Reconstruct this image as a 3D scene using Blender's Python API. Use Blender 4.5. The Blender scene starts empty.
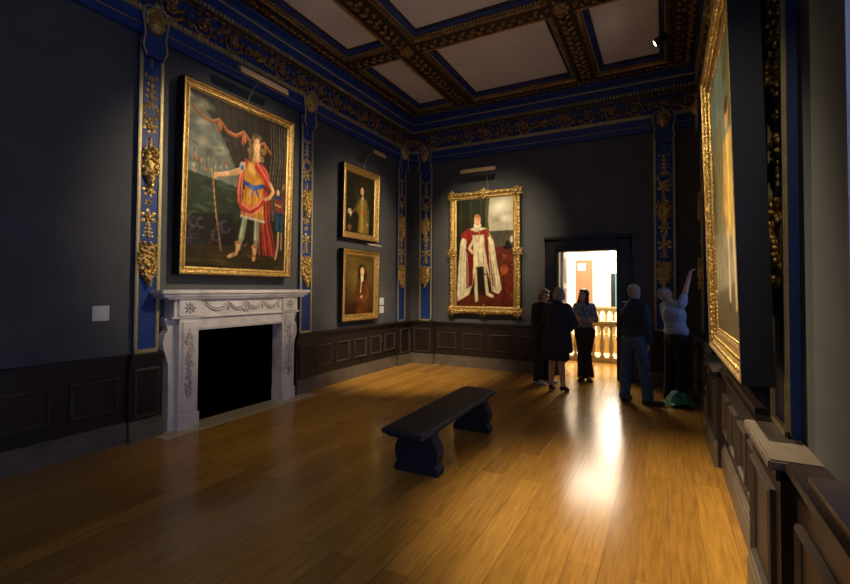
import bpy, bmesh, math, random
import numpy as np
from mathutils import Vector, Matrix, noise, Euler
random.seed(7)
R = math.radians
S = bpy.context.scene
COL = S.collection

# ------------------------------------------------------------------ camera, world, big lights, exposure
cam_d = bpy.data.cameras.new('camera'); cam = bpy.data.objects.new('camera', cam_d); COL.objects.link(cam)
cam_d.sensor_width = 36; cam_d.sensor_fit = 'HORIZONTAL'; cam_d.lens = 440.43 * 36 / 850
cam_d.shift_x = -15 / 850; cam_d.shift_y = -15 / 850; cam_d.clip_start = 0.02
yaw, pitch, roll = 0.4710, 0.0245, 0.00551
F = Vector((-math.sin(yaw) * math.cos(pitch), math.cos(yaw) * math.cos(pitch), math.sin(pitch)))
Rr = Vector((math.cos(yaw), math.sin(yaw), 0)); Uu = Rr.cross(F)
R2 = math.cos(roll) * Rr + math.sin(roll) * Uu; U2 = -math.sin(roll) * Rr + math.cos(roll) * Uu
mw = Matrix((R2, U2, -F)).transposed().to_4x4(); mw.translation = Vector((4.969, -8.352, 1.62))
cam.matrix_world = mw
S.camera = cam
S.view_settings.view_transform = 'Standard'; S.view_settings.look = 'None'
S.view_settings.gamma = 1; S.view_settings.use_curve_mapping = False
S.view_settings.exposure = 0.0

W = bpy.data.worlds.new('dusk'); S.world = W; W.use_nodes = True
W.node_tree.nodes['Background'].inputs[0].default_value = (0.10, 0.16, 0.34, 1)
W.node_tree.nodes['Background'].inputs[1].default_value = 0.5

def area(name, loc, aim, sx, sy, power, col):
    d = bpy.data.lights.new(name, 'AREA'); d.shape = 'RECTANGLE'; d.size = sx; d.size_y = sy
    d.energy = power; d.color = col
    o = bpy.data.objects.new(name, d); COL.objects.link(o); o.location = loc
    o.rotation_euler = (Vector(aim) - Vector(loc)).to_track_quat('-Z', 'Y').to_euler()
    return o
DUSK = (0.42, 0.56, 1.0)
area('daylight_bay_far', (5.98, -1.85, 2.3), (0, -1.85, 1.6), 1.3, 2.4, 6, DUSK)
area('daylight_bay_near', (5.98, -7.35, 2.1), (0, -6.2, .9), 1.4, 2.2, 34, DUSK)
area('rear_fill', (2.7, -10.9, 2.2), (2.4, 0, 1.2), 3.2, 2.2, 9, DUSK)  # added blue fill inside the room; the rear wall has no window
area('hall_ceiling_light', (3.1, 3.4, 3.75), (3.1, 3.4, 0), 2.6, 3.4, 430, (1.0, 0.89, 0.72))
area('hall_rear_light', (2.6, 6.3, 3.7), (2.6, 6.9, 0.5), 3.0, 0.8, 110, (1.0, 0.90, 0.75))

# ------------------------------------------------------------------ materials
MATS = {}
def mat(name, col, rough=0.5, metal=0.0, var=0.0, scale=8.0, bump=0.0, bscale=40.0, emit=None, spec=0.5, stretch=None, col2=None):
    if name in MATS: return MATS[name]
    m = bpy.data.materials.new(name); m.use_nodes = True; MATS[name] = m
    nt = m.node_tree; n = nt.nodes; b = n['Principled BSDF']
    b.inputs['Roughness'].default_value = rough; b.inputs['Metallic'].default_value = metal
    b.inputs['Specular IOR Level'].default_value = spec
    tc = n.new('ShaderNodeTexCoord'); src = tc.outputs['Object']
    if stretch:
        mp = n.new('ShaderNodeMapping'); mp.inputs['Scale'].default_value = stretch
        nt.links.new(src, mp.inputs[0]); src = mp.outputs[0]
    no = n.new('ShaderNodeTexNoise'); no.inputs['Scale'].default_value = scale; no.inputs['Detail'].default_value = 4
    nt.links.new(src, no.inputs['Vector'])
    cr = n.new('ShaderNodeValToRGB'); e = cr.color_ramp.elements
    c = Vector(col); c2 = Vector(col2) if col2 else c * (1 + var)
    e[0].position = .32; e[1].position = .68
    e[0].color = (*(c * (1 - var)), 1); e[1].color = (*c2, 1)
    nt.links.new(no.outputs['Fac'], cr.inputs[0]); nt.links.new(cr.outputs[0], b.inputs['Base Color'])
    if bump:
        n2 = n.new('ShaderNodeTexNoise'); n2.inputs['Scale'].default_value = bscale; n2.inputs['Detail'].default_value = 3
        nt.links.new(src, n2.inputs['Vector'])
        bp = n.new('ShaderNodeBump'); bp.inputs['Strength'].default_value = bump; bp.inputs['Distance'].default_value = 0.01
        nt.links.new(n2.outputs['Fac'], bp.inputs['Height']); nt.links.new(bp.outputs[0], b.inputs['Normal'])
    if emit:
        b.inputs['Emission Color'].default_value = (*emit[0], 1); b.inputs['Emission Strength'].default_value = emit[1]
    return m
WALL = mat('grey_painted_wall', (0.078, 0.080, 0.088), 0.75, var=.10, scale=3, bump=.05, bscale=120)
BLUE = mat('ultramarine_paint', (0.010, 0.045, 0.215), 0.5, var=.15, scale=5)
GOLD = mat('gilding', (0.66, 0.46, 0.17), 0.42, 1.0, var=.35, scale=30, bump=.5, bscale=90)
GOLDD = mat('aged_gilding', (0.42, 0.26, 0.11), 0.45, 1.0, var=.5, scale=25, bump=.6, bscale=60)
GOLDP = mat('gilt_paint', (0.50, 0.42, 0.22), 0.45, 0.5, var=.15, scale=20)
DADO = mat('dark_mahogany', (0.019, 0.0115, 0.0105), 0.48, var=.3, scale=6, stretch=(4, 4, 1))
DARKW = mat('black_brown_wood', (0.012, 0.008, 0.008), 0.30, var=.3, scale=6)
BASEM = mat('pale_skirting_wood', (0.15, 0.122, 0.096), 0.45, var=.2, scale=6)  # pale wood; on pedestal caps it paints in the light
PANEL = mat('ceiling_panel_plaster', (0.88, 0.84, 0.74), 0.8, var=.06, scale=2)
UMBER = mat('umber_ceiling_wood', (0.05, 0.028, 0.016), 0.5, var=.3, scale=8)
BLACK = mat('firebox_black', (0.0012, 0.0012, 0.002), 1.0, spec=0.0)  # flat near-black without gloss, lines the firebox
BENCH = mat('navy_painted_bench_wood', (0.014, 0.020, 0.046), 0.6, var=.12, scale=10)
BENCHT = mat('dark_leather_bench_top', (0.020, 0.015, 0.017), 0.7, var=.15, scale=12, bump=.1, bscale=200)
WHITE = mat('white_card', (0.62, 0.62, 0.64), 0.6)
HALLW = mat('white_hall_paint', (0.86, 0.82, 0.74), 0.6, var=.02)
CREAM = mat('cream_stone', (0.42, 0.29, 0.11), 0.5, var=.08, scale=6)
PINE = mat('pale_oak_door', (0.26, 0.13, 0.06), 0.5, var=.12, scale=5, stretch=(6, 6, .6))
BRASS = mat('brushed_brass_hood', (0.44, 0.31, 0.19), 0.5, 0.35)
STEEL = mat('black_metal', (0.02, 0.02, 0.02), 0.4, 0.6)
MOULD = mat('dark_moulding_wood', (0.052, 0.040, 0.034), 0.38, var=.2, scale=6)
HEARTH = mat('hearth_stone', (0.46, 0.38, 0.24), 0.35, var=.15, scale=9)

def marble():
    m = bpy.data.materials.new('veined_marble'); m.use_nodes = True; nt = m.node_tree; n = nt.nodes; b = n['Principled BSDF']
    tc = n.new('ShaderNodeTexCoord')
    a = n.new('ShaderNodeTexNoise'); a.inputs['Scale'].default_value = 2.2; a.inputs['Detail'].default_value = 8; a.inputs['Distortion'].default_value = 1.6
    nt.links.new(tc.outputs['Object'], a.inputs['Vector'])
    cr = n.new('ShaderNodeValToRGB'); e = cr.color_ramp.elements
    e[0].position = .30; e[0].color = (.52, .48, .47, 1); e[1].position = .62; e[1].color = (.78, .745, .73, 1)
    k = e.new(.47); k.color = (.69, .645, .635, 1)
    nt.links.new(a.outputs['Fac'], cr.inputs[0]); nt.links.new(cr.outputs[0], b.inputs['Base Color'])
    b.inputs['Roughness'].default_value = .32
    return m
MARBLE = marble()
MARBLED = mat('marble_carving', (.48, .43, .44), .45, var=.2, scale=30, bump=.4, bscale=60)

def floor_mat(name, tint=1.0):
    m = bpy.data.materials.new(name); m.use_nodes = True; nt = m.node_tree; n = nt.nodes; b = n['Principled BSDF']
    L = nt.links.new
    tc = n.new('ShaderNodeTexCoord')
    mp = n.new('ShaderNodeMapping'); mp.inputs['Rotation'].default_value = (0, 0, R(90)); L(tc.outputs['Object'], mp.inputs[0])
    br = n.new('ShaderNodeTexBrick'); L(mp.outputs[0], br.inputs['Vector'])
    br.offset = .37; br.inputs['Scale'].default_value = 1.0
    br.inputs['Brick Width'].default_value = 1.55; br.inputs['Row Height'].default_value = .185
    br.inputs['Mortar Size'].default_value = .0016; br.inputs['Mortar Smooth'].default_value = .2; br.inputs['Bias'].default_value = 0
    br.inputs['Color1'].default_value = (0.52 * tint, 0.275 * tint, 0.055 * tint, 1)
    br.inputs['Color2'].default_value = (0.36 * tint, 0.180 * tint, 0.034 * tint, 1)
    br.inputs['Mortar'].default_value = (0.20, 0.10, 0.03, 1)
    mg = n.new('ShaderNodeMapping'); mg.inputs['Scale'].default_value = (22, 1.6, 1); L(tc.outputs['Object'], mg.inputs[0])
    g = n.new('ShaderNodeTexNoise'); g.inputs['Scale'].default_value = 2; g.inputs['Detail'].default_value = 6; g.inputs['Distortion'].default_value = .6
    L(mg.outputs[0], g.inputs['Vector'])
    mx = n.new('ShaderNodeMix'); mx.data_type = 'RGBA'; mx.blend_type = 'MULTIPLY'; mx.inputs[0].default_value = .75
    cr = n.new('ShaderNodeValToRGB'); cr.color_ramp.elements[0].position = .3; cr.color_ramp.elements[0].color = (.62, .58, .52, 1)
    cr.color_ramp.elements[1].position = .7; cr.color_ramp.elements[1].color = (1.15, 1.12, 1.05, 1)
    L(g.outputs['Fac'], cr.inputs[0]); L(br.outputs['Color'], mx.inputs[6]); L(cr.outputs[0], mx.inputs[7]); L(mx.outputs[2], b.inputs['Base Color'])
    r = n.new('ShaderNodeTexNoise'); r.inputs['Scale'].default_value = 1.3; r.inputs['Detail'].default_value = 3; L(tc.outputs['Object'], r.inputs['Vector'])
    mr = n.new('ShaderNodeMapRange'); mr.inputs['To Min'].default_value = .17; mr.inputs['To Max'].default_value = .23
    L(r.outputs['Fac'], mr.inputs['Value']); L(mr.outputs[0], b.inputs['Roughness'])
    bp = n.new('ShaderNodeBump'); bp.inputs['Strength'].default_value = .25; bp.inputs['Distance'].default_value = .002
    ad = n.new('ShaderNodeMath'); ad.operation = 'MULTIPLY_ADD'; ad.inputs[1].default_value = .12
    L(g.outputs['Fac'], ad.inputs[0]); iv = n.new('ShaderNodeMath'); iv.operation = 'SUBTRACT'; iv.inputs[0].default_value = 1
    L(br.outputs['Fac'], iv.inputs[1]); L(iv.outputs[0], ad.inputs[2]); L(ad.outputs[0], bp.inputs['Height']); L(bp.outputs[0], b.inputs['Normal'])
    b.inputs['Specular IOR Level'].default_value = .34
    return m
FLOOR = floor_mat('waxed_oak_boards')

def paint_mat():
    m = bpy.data.materials.new('oil_paint_on_canvas'); m.use_nodes = True; nt = m.node_tree; n = nt.nodes; b = n['Principled BSDF']
    a = n.new('ShaderNodeAttribute'); a.attribute_name = 'paint'; nt.links.new(a.outputs['Color'], b.inputs['Base Color'])
    b.inputs['Roughness'].default_value = .45; b.inputs['Specular IOR Level'].default_value = .25
    return m
PAINT = paint_mat()
def glass_mat():
    m = bpy.data.materials.new('window_glass'); m.use_nodes = True; b = m.node_tree.nodes['Principled BSDF']
    b.inputs['Transmission Weight'].default_value = 1; b.inputs['Roughness'].default_value = .02; b.inputs['IOR'].default_value = 1.02
    b.inputs['Base Color'].default_value = (.9, .95, 1, 1)
    return m
GLASS = glass_mat()

# ------------------------------------------------------------------ mesh builder
class MB:
    def __init__(s): s.v = []; s.f = []
    def add(s, vs, fs, M=None):
        k = len(s.v)
        if M is not None: vs = [tuple(M @ Vector(p)) for p in vs]
        s.v.extend(tuple(p) for p in vs); s.f.extend(tuple(i + k for i in f) for f in fs)
        return s
    def box(s, x0, x1, y0, y1, z0, z1, M=None, c=0.0):
        if c <= 0:
            vs = [(x, y, z) for z in (z0, z1) for y in (y0, y1) for x in (x0, x1)]
            fs = [(0, 2, 3, 1), (4, 5, 7, 6), (0, 1, 5, 4), (2, 6, 7, 3), (0, 4, 6, 2), (1, 3, 7, 5)]
            return s.add(vs, fs, M)
        bm = bmesh.new(); bmesh.ops.create_cube(bm, size=1)
        for v in bm.verts:
            v.co = Vector(((x0 + x1) / 2 + v.co.x * (x1 - x0), (y0 + y1) / 2 + v.co.y * (y1 - y0), (z0 + z1) / 2 + v.co.z * (z1 - z0)))
        bmesh.ops.bevel(bm, geom=bm.edges[:], offset=c, segments=2, affect='EDGES')
        return s.addbm(bm, M)
    def addbm(s, bm, M=None):
        bm.verts.index_update()
        s.add([tuple(v.co) for v in bm.verts], [tuple(v.index for v in f.verts) for f in bm.faces], M); bm.free(); return s
    def ball(s, c, r, n=8, M=None, rot=None):
        if not hasattr(r, '__len__'): r = (r, r, r)
        m = max(3, n // 2 + 1); vs = [(0, 0, 1)]; fs = []
        for i in range(1, m):
            t = math.pi * i / m
            for j in range(n):
                a = 2 * math.pi * j / n; vs.append((math.sin(t) * math.cos(a), math.sin(t) * math.sin(a), math.cos(t)))
        vs.append((0, 0, -1)); last = len(vs) - 1
        for j in range(n): fs.append((0, 1 + j, 1 + (j + 1) % n))
        for i in range(m - 2):
            for j in range(n):
                a = 1 + i * n + j; b = 1 + i * n + (j + 1) % n; fs.append((a, a + n, b + n, b))
        k = 1 + (m - 2) * n
        for j in range(n): fs.append((k + j, last, k + (j + 1) % n))
        T = Matrix.Translation(Vector(c)) @ (rot.to_matrix().to_4x4() if rot is not None else Matrix.Identity(4)) @ Matrix.Diagonal((*r, 1))
        if M is not None: T = M @ T
        return s.add(vs, fs, T)
    def tube(s, pts, rad, n=6, M=None, cap=True, flat=1.0):
        pts = [Vector(p) for p in pts]; k = len(pts)
        if not hasattr(rad, '__len__'): rad = [rad] * k
        vs = []; fs = []; up = None
        for i, p in enumerate(pts):
            t = (pts[min(i + 1, k - 1)] - pts[max(i - 1, 0)])
            if t.length < 1e-9: t = Vector((0, 0, 1))
            t.normalize()
            if up is None:
                up = Vector((0, -1, 0)) if abs(t.y) < .9 else Vector((0, 0, 1))
            x = t.cross(up)
            if x.length < 1e-6: x = t.orthogonal()
            x.normalize(); y = x.cross(t).normalized(); up = y
            for j in range(n):
                a = 2 * math.pi * j / n; vs.append(p + (x * math.cos(a) + y * math.sin(a) * flat) * rad[i])
        for i in range(k - 1):
            for j in range(n):
                a = i * n + j; b = i * n + (j + 1) % n; fs.append((a, b, b + n, a + n))
        if cap: fs.append(tuple(range(n - 1, -1, -1))); fs.append(tuple((k - 1) * n + j for j in range(n)))
        return s.add(vs, fs, M)
    def lathe(s, prof, c=(0, 0, 0), n=16, M=None):
        vs = []; fs = []
        for r, z in prof:
            for j in range(n):
                a = 2 * math.pi * j / n; vs.append((c[0] + r * math.cos(a), c[1] + r * math.sin(a), c[2] + z))
        k = len(prof)
        for i in range(k - 1):
            for j in range(n):
                a = i * n + j; b = i * n + (j + 1) % n; fs.append((a, b, b + n, a + n))
        fs.append(tuple(range(n - 1, -1, -1))); fs.append(tuple((k - 1) * n + j for j in range(n)))
        return s.add(vs, fs, M)
    def prism(s, poly, y0, y1, M=None):      # polygon in local x,z extruded along y
        n = len(poly); vs = [(x, y0, z) for x, z in poly] + [(x, y1, z) for x, z in poly]
        fs = [tuple(range(n - 1, -1, -1)), tuple(range(n, 2 * n))] + [(i, (i + 1) % n, (i + 1) % n + n, i + n) for i in range(n)]
        return s.add(vs, fs, M)
    def ring(s, rect, prof, M=None):         # mitred sweep of closed profile [(inset, out)] round a rectangle in local x,z; out is -y
        x0, x1, z0, z1 = rect; P = len(prof); vs = []; fs = []
        for (sx, sz) in ((0, 0), (1, 0), (1, 1), (0, 1)):
            for a, o in prof:
                vs.append((x0 + a if sx == 0 else x1 - a, -o, z0 + a if sz == 0 else z1 - a))
        for k in range(4):
            for i in range(P):
                a = k * P + i; b = k * P + (i + 1) % P; c = ((k + 1) % 4) * P + (i + 1) % P; d = ((k + 1) % 4) * P + i
                fs.append((a, b, c, d))
        return s.add(vs, fs, M)
    def build(s, name, m, parent=None, smooth=False):
        me = bpy.data.meshes.new(name); me.from_pydata(s.v, [], s.f); me.update()
        bm = bmesh.new(); bm.from_mesh(me); bmesh.ops.recalc_face_normals(bm, faces=bm.faces[:]); bm.to_mesh(me); bm.free()
        me.materials.append(m)
        if smooth: me.polygons.foreach_set('use_smooth', [True] * len(me.polygons))
        o = bpy.data.objects.new(name, me); COL.objects.link(o)
        if parent is not None: o.parent = parent
        return o

def tag(o, label, cat, group=None, kind=None):
    o['label'] = label; o['category'] = cat
    if group: o['group'] = group
    if kind: o['kind'] = kind
    return o
def struct(o):
    o['kind'] = 'structure'; return o
def empty(name, loc=(0, 0, 0), rz=0.0):
    o = bpy.data.objects.new(name, None); COL.objects.link(o); o.location = loc; o.rotation_euler = (0, 0, rz); o.empty_display_size = .1
    return o
def copy_tree(o, parent=None):
    c = o.copy(); COL.objects.link(c); c.parent = parent
    for ch in list(o.children): copy_tree(ch, c)
    return c
LW, BW, RW = R(90), 0.0, R(-90)   # local +x is the viewer's right, local -y is out of the wall
XL, YB, XR, YR = -0.06, 0.06, 5.55, -11.2

# ------------------------------------------------------------------ shell
o = MB().box(-0.7, 6.2, YR - .3, YB + .25, -0.12, 0).build('floor', FLOOR); struct(o)
T = .5
b = MB()   # left wall with the firebox opening
b.box(XL - T, XL, YR, -5.04, 0, 5.6).box(XL - T, XL, -3.78, YB + T, 0, 5.6).box(XL - T, XL, -5.04, -3.78, 1.12, 5.6)
struct(b.build('wall_left', WALL))
b = MB()   # back wall with the doorway
b.box(XL, 3.18, YB, YB + .24, 0, 5.6).box(4.23, XR, YB, YB + .24, 0, 5.6).box(3.18, 4.23, YB, YB + .24, 2.33, 5.6)
struct(b.build('wall_back', WALL))
b = MB()   # right wall : piers and window bays
BAYS = [(-2.65, -1.02), (-5.25, -3.6), (-8.3, -6.3), (-10.7, -9.0)]
ZW0, ZW1 = 0.93, 4.3
ys = [YB + .24]
for y0, y1 in BAYS: b.box(XR, XR + T, y1, ys[-1], 0, 5.6); ys.append(y0)
b.box(XR, XR + T, YR, ys[-1], 0, 5.6)
for y0, y1 in BAYS: b.box(XR, XR + T, y0, y1, 0, ZW0).box(XR, XR + T, y0, y1, ZW1, 5.6)
struct(b.build('wall_right', WALL))
b = MB(); b.box(XL - T, XR + T, YR - .4, YR, 0, 5.6)
struct(b.build('wall_rear', WALL))
ce = struct(MB().box(XL - T, XR + T, YR - .4, YB + T, 5.5, 5.75).build('ceiling', PANEL))
# firebox lining
fb = MB(); fb.box(XL - T, XL - T + .04, -5.04, -3.78, 0, 1.12).box(XL - T, XL, -5.04, -4.99, 0, 1.12).box(XL - T, XL, -3.83, -3.78, 0, 1.12)
fb.box(XL - T, XL, -4.99, -3.83, 1.07, 1.12).box(XL - T, XL, -4.99, -3.83, 0, .012)
struct(fb.build('wall_firebox', BLACK))

# ------------------------------------------------------------------ windows in the right wall
def wood_window(i, y0, y1, jamb):
    e = empty('window_%d' % i, (XR + .34, (y0 + y1) / 2, ZW0), RW); struct(e)
    w = (y1 - y0) / 2; h = ZW1 - ZW0
    m = MB(); m.ring((-w, w, 0, h), [(0, 0), (0, .08), (.07, .08), (.07, 0)])
    m.box(-w + .07, w - .07, -.07, -.01, h * .5 - .03, h * .5 + .03)
    for k in (1, 2): x = -w + 2 * w * k / 3; m.box(x - .015, x + .015, -.05, -.01, .07, h - .07)
    for k in (1, 2, 4, 5): z = h * k / 6; m.box(-w + .07, w - .07, -.05, -.01, z - .012, z + .012)
    struct(m.build('window_frame', jamb, e))
    g = MB().box(-w + .05, w - .05, -.03, -.022, .05, h - .05).build('glass', GLASS, e)
    # splayed jamb panels and soffit
    m = MB()
    for sx in (-1, 1):
        m.box(min(sx * w, sx * (w - .02)), max(sx * w, sx * (w - .02)), -.34, -.08, 0, h)
        for z0, z1 in ((.15, 1.0), (1.15, 2.1), (2.25, 3.2)):
            x = sx * (w - .025); m.box(x - .012, x + .012, -.31, -.11, z0, z1, c=.004)
    m.box(-w, w, -.34, -.08, h - .02, h)
    struct(m.build('shutter', jamb, e))
    m = MB().box(-w, w, -.46, -.08, -.03, .012); struct(m.build('window_sill', mat('sill_wood', (.045, .03, .025), .38), e))
JAMB = mat('blue_grey_painted_jamb', (0.10, 0.11, 0.15), .4, var=.05)
wood_window(1, *BAYS[0], JAMB); wood_window(2, *BAYS[1], DARKW); wood_window(3, *BAYS[2], JAMB); wood_window(4, *BAYS[3], DARKW)

# ------------------------------------------------------------------ dado: sections laid along a wall, in wall local coordinates
def dado(name, wallloc, rz, spans, pedestals, pitch, front=.06, lit_caps=False):
    e = empty(name, wallloc, rz); struct(e)
    body = MB(); base = MB(); rail = MB(); mould = MB()
    pn = MB(); cap_ = MB()
    def section(x0, x1, f, npan, wide=None):
        body.box(x0, x1, -f, 0, 0, .86)
        base.box(x0, x1, -f - .03, -f, 0, .165); base.box(x0, x1, -f - .022, -f, .165, .19); base.box(x0, x1, -f - .01, -f, .19, .215)
        rail.box(x0, x1, -f - .015, 0, .82, .86); (rail if f == front or not lit_caps else cap_).box(x0, x1, -f - .04, 0, .86, .905, c=.008)
        w = (x1 - x0) / npan
        for k in range(npan):
            a = x0 + k * w + w * .13; c = x0 + (k + 1) * w - w * .13
            z0, z1 = (.35, .69) if npan > 1 or wide else (.24, .75)
            mould.ring((a, c, z0, z1), [(0, f), (0, f + .022), (.014, f + .03), (.028, f + .012), (.03, f)])
            pn.box(a + .028, c - .028, -f - .006, -f + .01, z0 + .028, z1 - .028)
    for (a, c, n) in spans: section(a, c, front, n, True)
    for (a, c) in pedestals: section(a, c, front + .055, 1)
    body.build('panelling', DADO, e); base.build('skirting', BASEM, e)
    rail.build('dado_rail', DADO, e); mould.build('panel_moulding', MOULD, e); pn.build('raised_panel', DADO, e)
    if lit_caps: cap_.build('pedestal_cap', BASEM, e)  # paler wood paints the light on the ledge into the caps
    return e
# left wall: local x = world y - 0
dado('trim_1', (XL, 0, 0), LW, [(-6.30, -5.74, 1), (-6.9, -6.3, 1), (-8.9, -6.9, 3), (YR, -8.9, 4), (-3.02, -.60, 5)],
     [(-5.74, -5.40), (-3.42, -3.02), (-.60, -.10)], .46)
dado('trim_2', (0, YB, 0), BW, [(.60, 2.93, 4)], [(.04, .60), (4.70, 5.20)], .58)
dado('trim_3', (XR, 0, 0), RW, [(1.05, 2.70, 3), (3.60, 5.40, 4), (6.05, 8.3, 4), (8.9, 11.2, 4)], [(.12, 1.05), (2.70, 3.60), (5.40, 6.05), (8.3, 8.9)], .46, front=.10, lit_caps=True)

# ------------------------------------------------------------------ entablature round the room
def loop(prof, m, name, parent):
    x0, x1, y0, y1 = XL, XR, YR, YB
    vs = []; fs = []; P = len(prof)
    for (sx, sy) in ((0, 0), (1, 0), (1, 1), (0, 1)):
        for a, z in prof: vs.append((x0 + a if sx == 0 else x1 - a, y0 + a if sy == 0 else y1 - a, z))
    for k in range(4):
        for i in range(P):
            fs.append((k * P + i, k * P + (i + 1) % P, ((k + 1) % 4) * P + (i + 1) % P, ((k + 1) % 4) * P + i))
    return MB().add(vs, fs).build(name, m, parent)
ENT = struct(empty('trim_4'))
loop([(0, 4.34), (.06, 4.34), (.06, 4.42), (.075, 4.43), (.075, 4.56), (0, 4.56)], BLUE, 'architrave', ENT)
loop([(0, 4.425), (.068, 4.425), (.08, 4.432), (.068, 4.44), (0, 4.44)], GOLDP, 'gilt_line', ENT)
loop([(0, 4.62), (.05, 4.62), (.05, 4.93), (0, 4.93)], BLUE, 'frieze', ENT)
loop([(0, 4.93), (.07, 4.93), (.09, 4.96), (.09, 5.0), (0, 5.0)], UMBER, 'bed_moulding', ENT)
loop([(0, 5.045), (.09, 5.045), (.10, 5.06), (.10, 5.19), (.115, 5.2), (.135, 5.23), (.135, 5.31), (.15, 5.33), (0, 5.33)], BLUE, 'corona', ENT)
loop([(.1, 5.185), (.108, 5.185), (.116, 5.192), (.116, 5.2), (.1, 5.2)], GOLDP, 'gilt_line', ENT)
loop([(0, 5.33), (.30, 5.345), (.30, 5.50), (0, 5.50)], UMBER, 'soffit', ENT)

def wallruns():
    # (origin, rz, length along local x) for left, back, right walls
    return [(Vector((XL, YR, 0)), LW, -YR + YB), (Vector((XL, YB, 0)), BW, XR - XL), (Vector((XR, YB, 0)), RW, -YR + YB)]
def wm(o, rz): return Matrix.Translation(o) @ Matrix.Rotation(rz, 4, 'Z')
rope = MB(); den = MB(); den2 = MB(); frz = MB(); leaf = MB()
def spiral(cx, cz, r, sgn, ph, turns=1.6, n=20, y=-.065):
    pts = []; rad = []
    for i in range(n + 1):
        t = i / n; a = ph + sgn * t * turns * 2 * math.pi; rr = r * (1 - .82 * t)
        pts.append((cx + rr * math.cos(a), y - .018 * t, cz + rr * math.sin(a))); rad.append(.021 * (1 - .45 * t))
    return pts, rad
for (og, rz, L) in wallruns():
    M = wm(og, rz)
    n = int(L / .055)
    for k in range(n):
        x = (k + .5) * L / n
        rope.box(x - .02, x + .02, -.105, 0, 4.565, 4.615, M)
        den.box(x - .015, x + .015, -.118, -.02, 5.0, 5.045, M)
        if k % 2: den2.ball((x, -.088, 4.945), (.026, .012, .014), 6, M)
    rope.box(0, L, -.085, 0, 4.56, 4.62, M)
    # rinceau frieze
    per = .40; m = int(L / per)
    for k in range(m):
        cx = (k + .5) * L / m; sg = 1 if k % 2 else -1; cz = 4.775
        if k % 5 == 2:     # palmette and shell between scrolls
            for q in range(7):
                a = R(90 + (q - 3) * 24); frz.ball((cx + .085 * math.cos(a), -.07, cz - .05 + .10 * math.sin(a)), (.055, .02, .02), 6, M, Euler((0, -a, 0)))
            frz.ball((cx, -.085, cz - .05), (.045, .035, .04), 8, M)
            for s_ in (-1, 1):
                p, r = spiral(cx + s_ * .17, cz, .075, s_, R(90), 1.2, 14); frz.tube(p, r, 5, M)
        else:
            p, r = spiral(cx, cz, .135, sg, R(180) if sg > 0 else 0, 1.7, 24); frz.tube(p, r, 5, M)
            frz.ball((cx, -.09, cz), (.032, .03, .032), 8, M)
            # stem to the next scroll with leaf curls
            frz.tube([(cx - sg * .125, -.065, cz), (cx - .16, -.065, cz - sg * .11), (cx - .21, -.06, cz)], [.02, .024, .018], 5, M)
            for q in range(8):
                a = R(45 * q + 20); frz.ball((cx + .16 * math.cos(a), -.062, cz + .135 * math.sin(a)), (.042, .018, .022), 6, M, Euler((0, -a + .8 * sg, 0)))
            for q in range(5):
                a = R(72 * q); frz.ball((cx + .045 * math.cos(a), -.085, cz + .045 * math.sin(a)), (.024, .016, .016), 6, M, Euler((0, -a, 0)))
    # leaf border on the soffit
    n = int(L / .085)
    for k in range(n):
        x = (k + .5) * L / n
        leaf.ball((x, -.21 - .02 * (k % 2), 5.345), (.036, .05, .022), 6, M, Euler((0, 0, R(35 if k % 2 else -35))))
rope.build('rope_moulding', GOLDP, ENT); den.build('dentil_course', GOLDP, ENT); den2.build('bead_course', GOLDD, ENT, True)
frz.build('scroll_ornament', GOLDD, ENT, True); leaf.build('leaf_border', GOLDD, ENT, True)

# ------------------------------------------------------------------ coffered ceiling
CX = [(.40, 1.02), (1.68, 3.46), (4.06, 4.92)]
CY = [(-2.17, -.36), (-4.54, -2.73), (-6.91, -5.10), (-9.28, -7.47), (-10.9, -9.84)]
COF = struct(empty('trim_5', (0, 0, 0)))
st = MB(); bl = MB(); bd = MB(); gl = MB(); beam = MB(); lf = MB()
def hring(mb, r, prof):      # ring round horizontal rect; prof [(outset, z)]
    x0, x1, y0, y1 = r; vs = []; fs = []; P = len(prof)
    for (sx, sy) in ((0, 0), (1, 0), (1, 1), (0, 1)):
        for a, z in prof: vs.append((x0 - a if sx == 0 else x1 + a, y0 - a if sy == 0 else y1 + a, z))
    for k in range(4):
        for i in range(P): fs.append((k * P + i, k * P + (i + 1) % P, ((k + 1) % 4) * P + (i + 1) % P, ((k + 1) % 4) * P + i))
    mb.add(vs, fs)
for (x0, x1) in CX:
    for (y0, y1) in CY:
        r = (x0, x1, y0, y1)
        hring(st, r, [(0, 5.50), (0, 5.475), (.02, 5.475), (.02, 5.50)])
        hring(bl, r, [(.02, 5.50), (.02, 5.455), (.06, 5.435), (.06, 5.5)])
        hring(bd, r, [(.06, 5.50), (.06, 5.425), (.105, 5.415), (.105, 5.5)])
        hring(gl, r, [(.105, 5.50), (.105, 5.385), (.12, 5.365), (.145, 5.37), (.155, 5.385), (.155, 5.5)])
        for (ax, a0, a1, c0, c1) in ((0, x0, x1, y0, y1), (1, y0, y1, x0, x1)):
            n = int((a1 - a0 + .16) / .05)
            for k in range(n):
                t = a0 - .08 + (k + .5) * (a1 - a0 + .16) / n
                for c in (c0 - .082, c1 + .082):
                    p = (t, c, 5.412) if ax == 0 else (c, t, 5.412)
                    lf.box(p[0] - .013, p[0] + .013, p[1] - .013, p[1] + .013, 5.4, 5.43)
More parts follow.
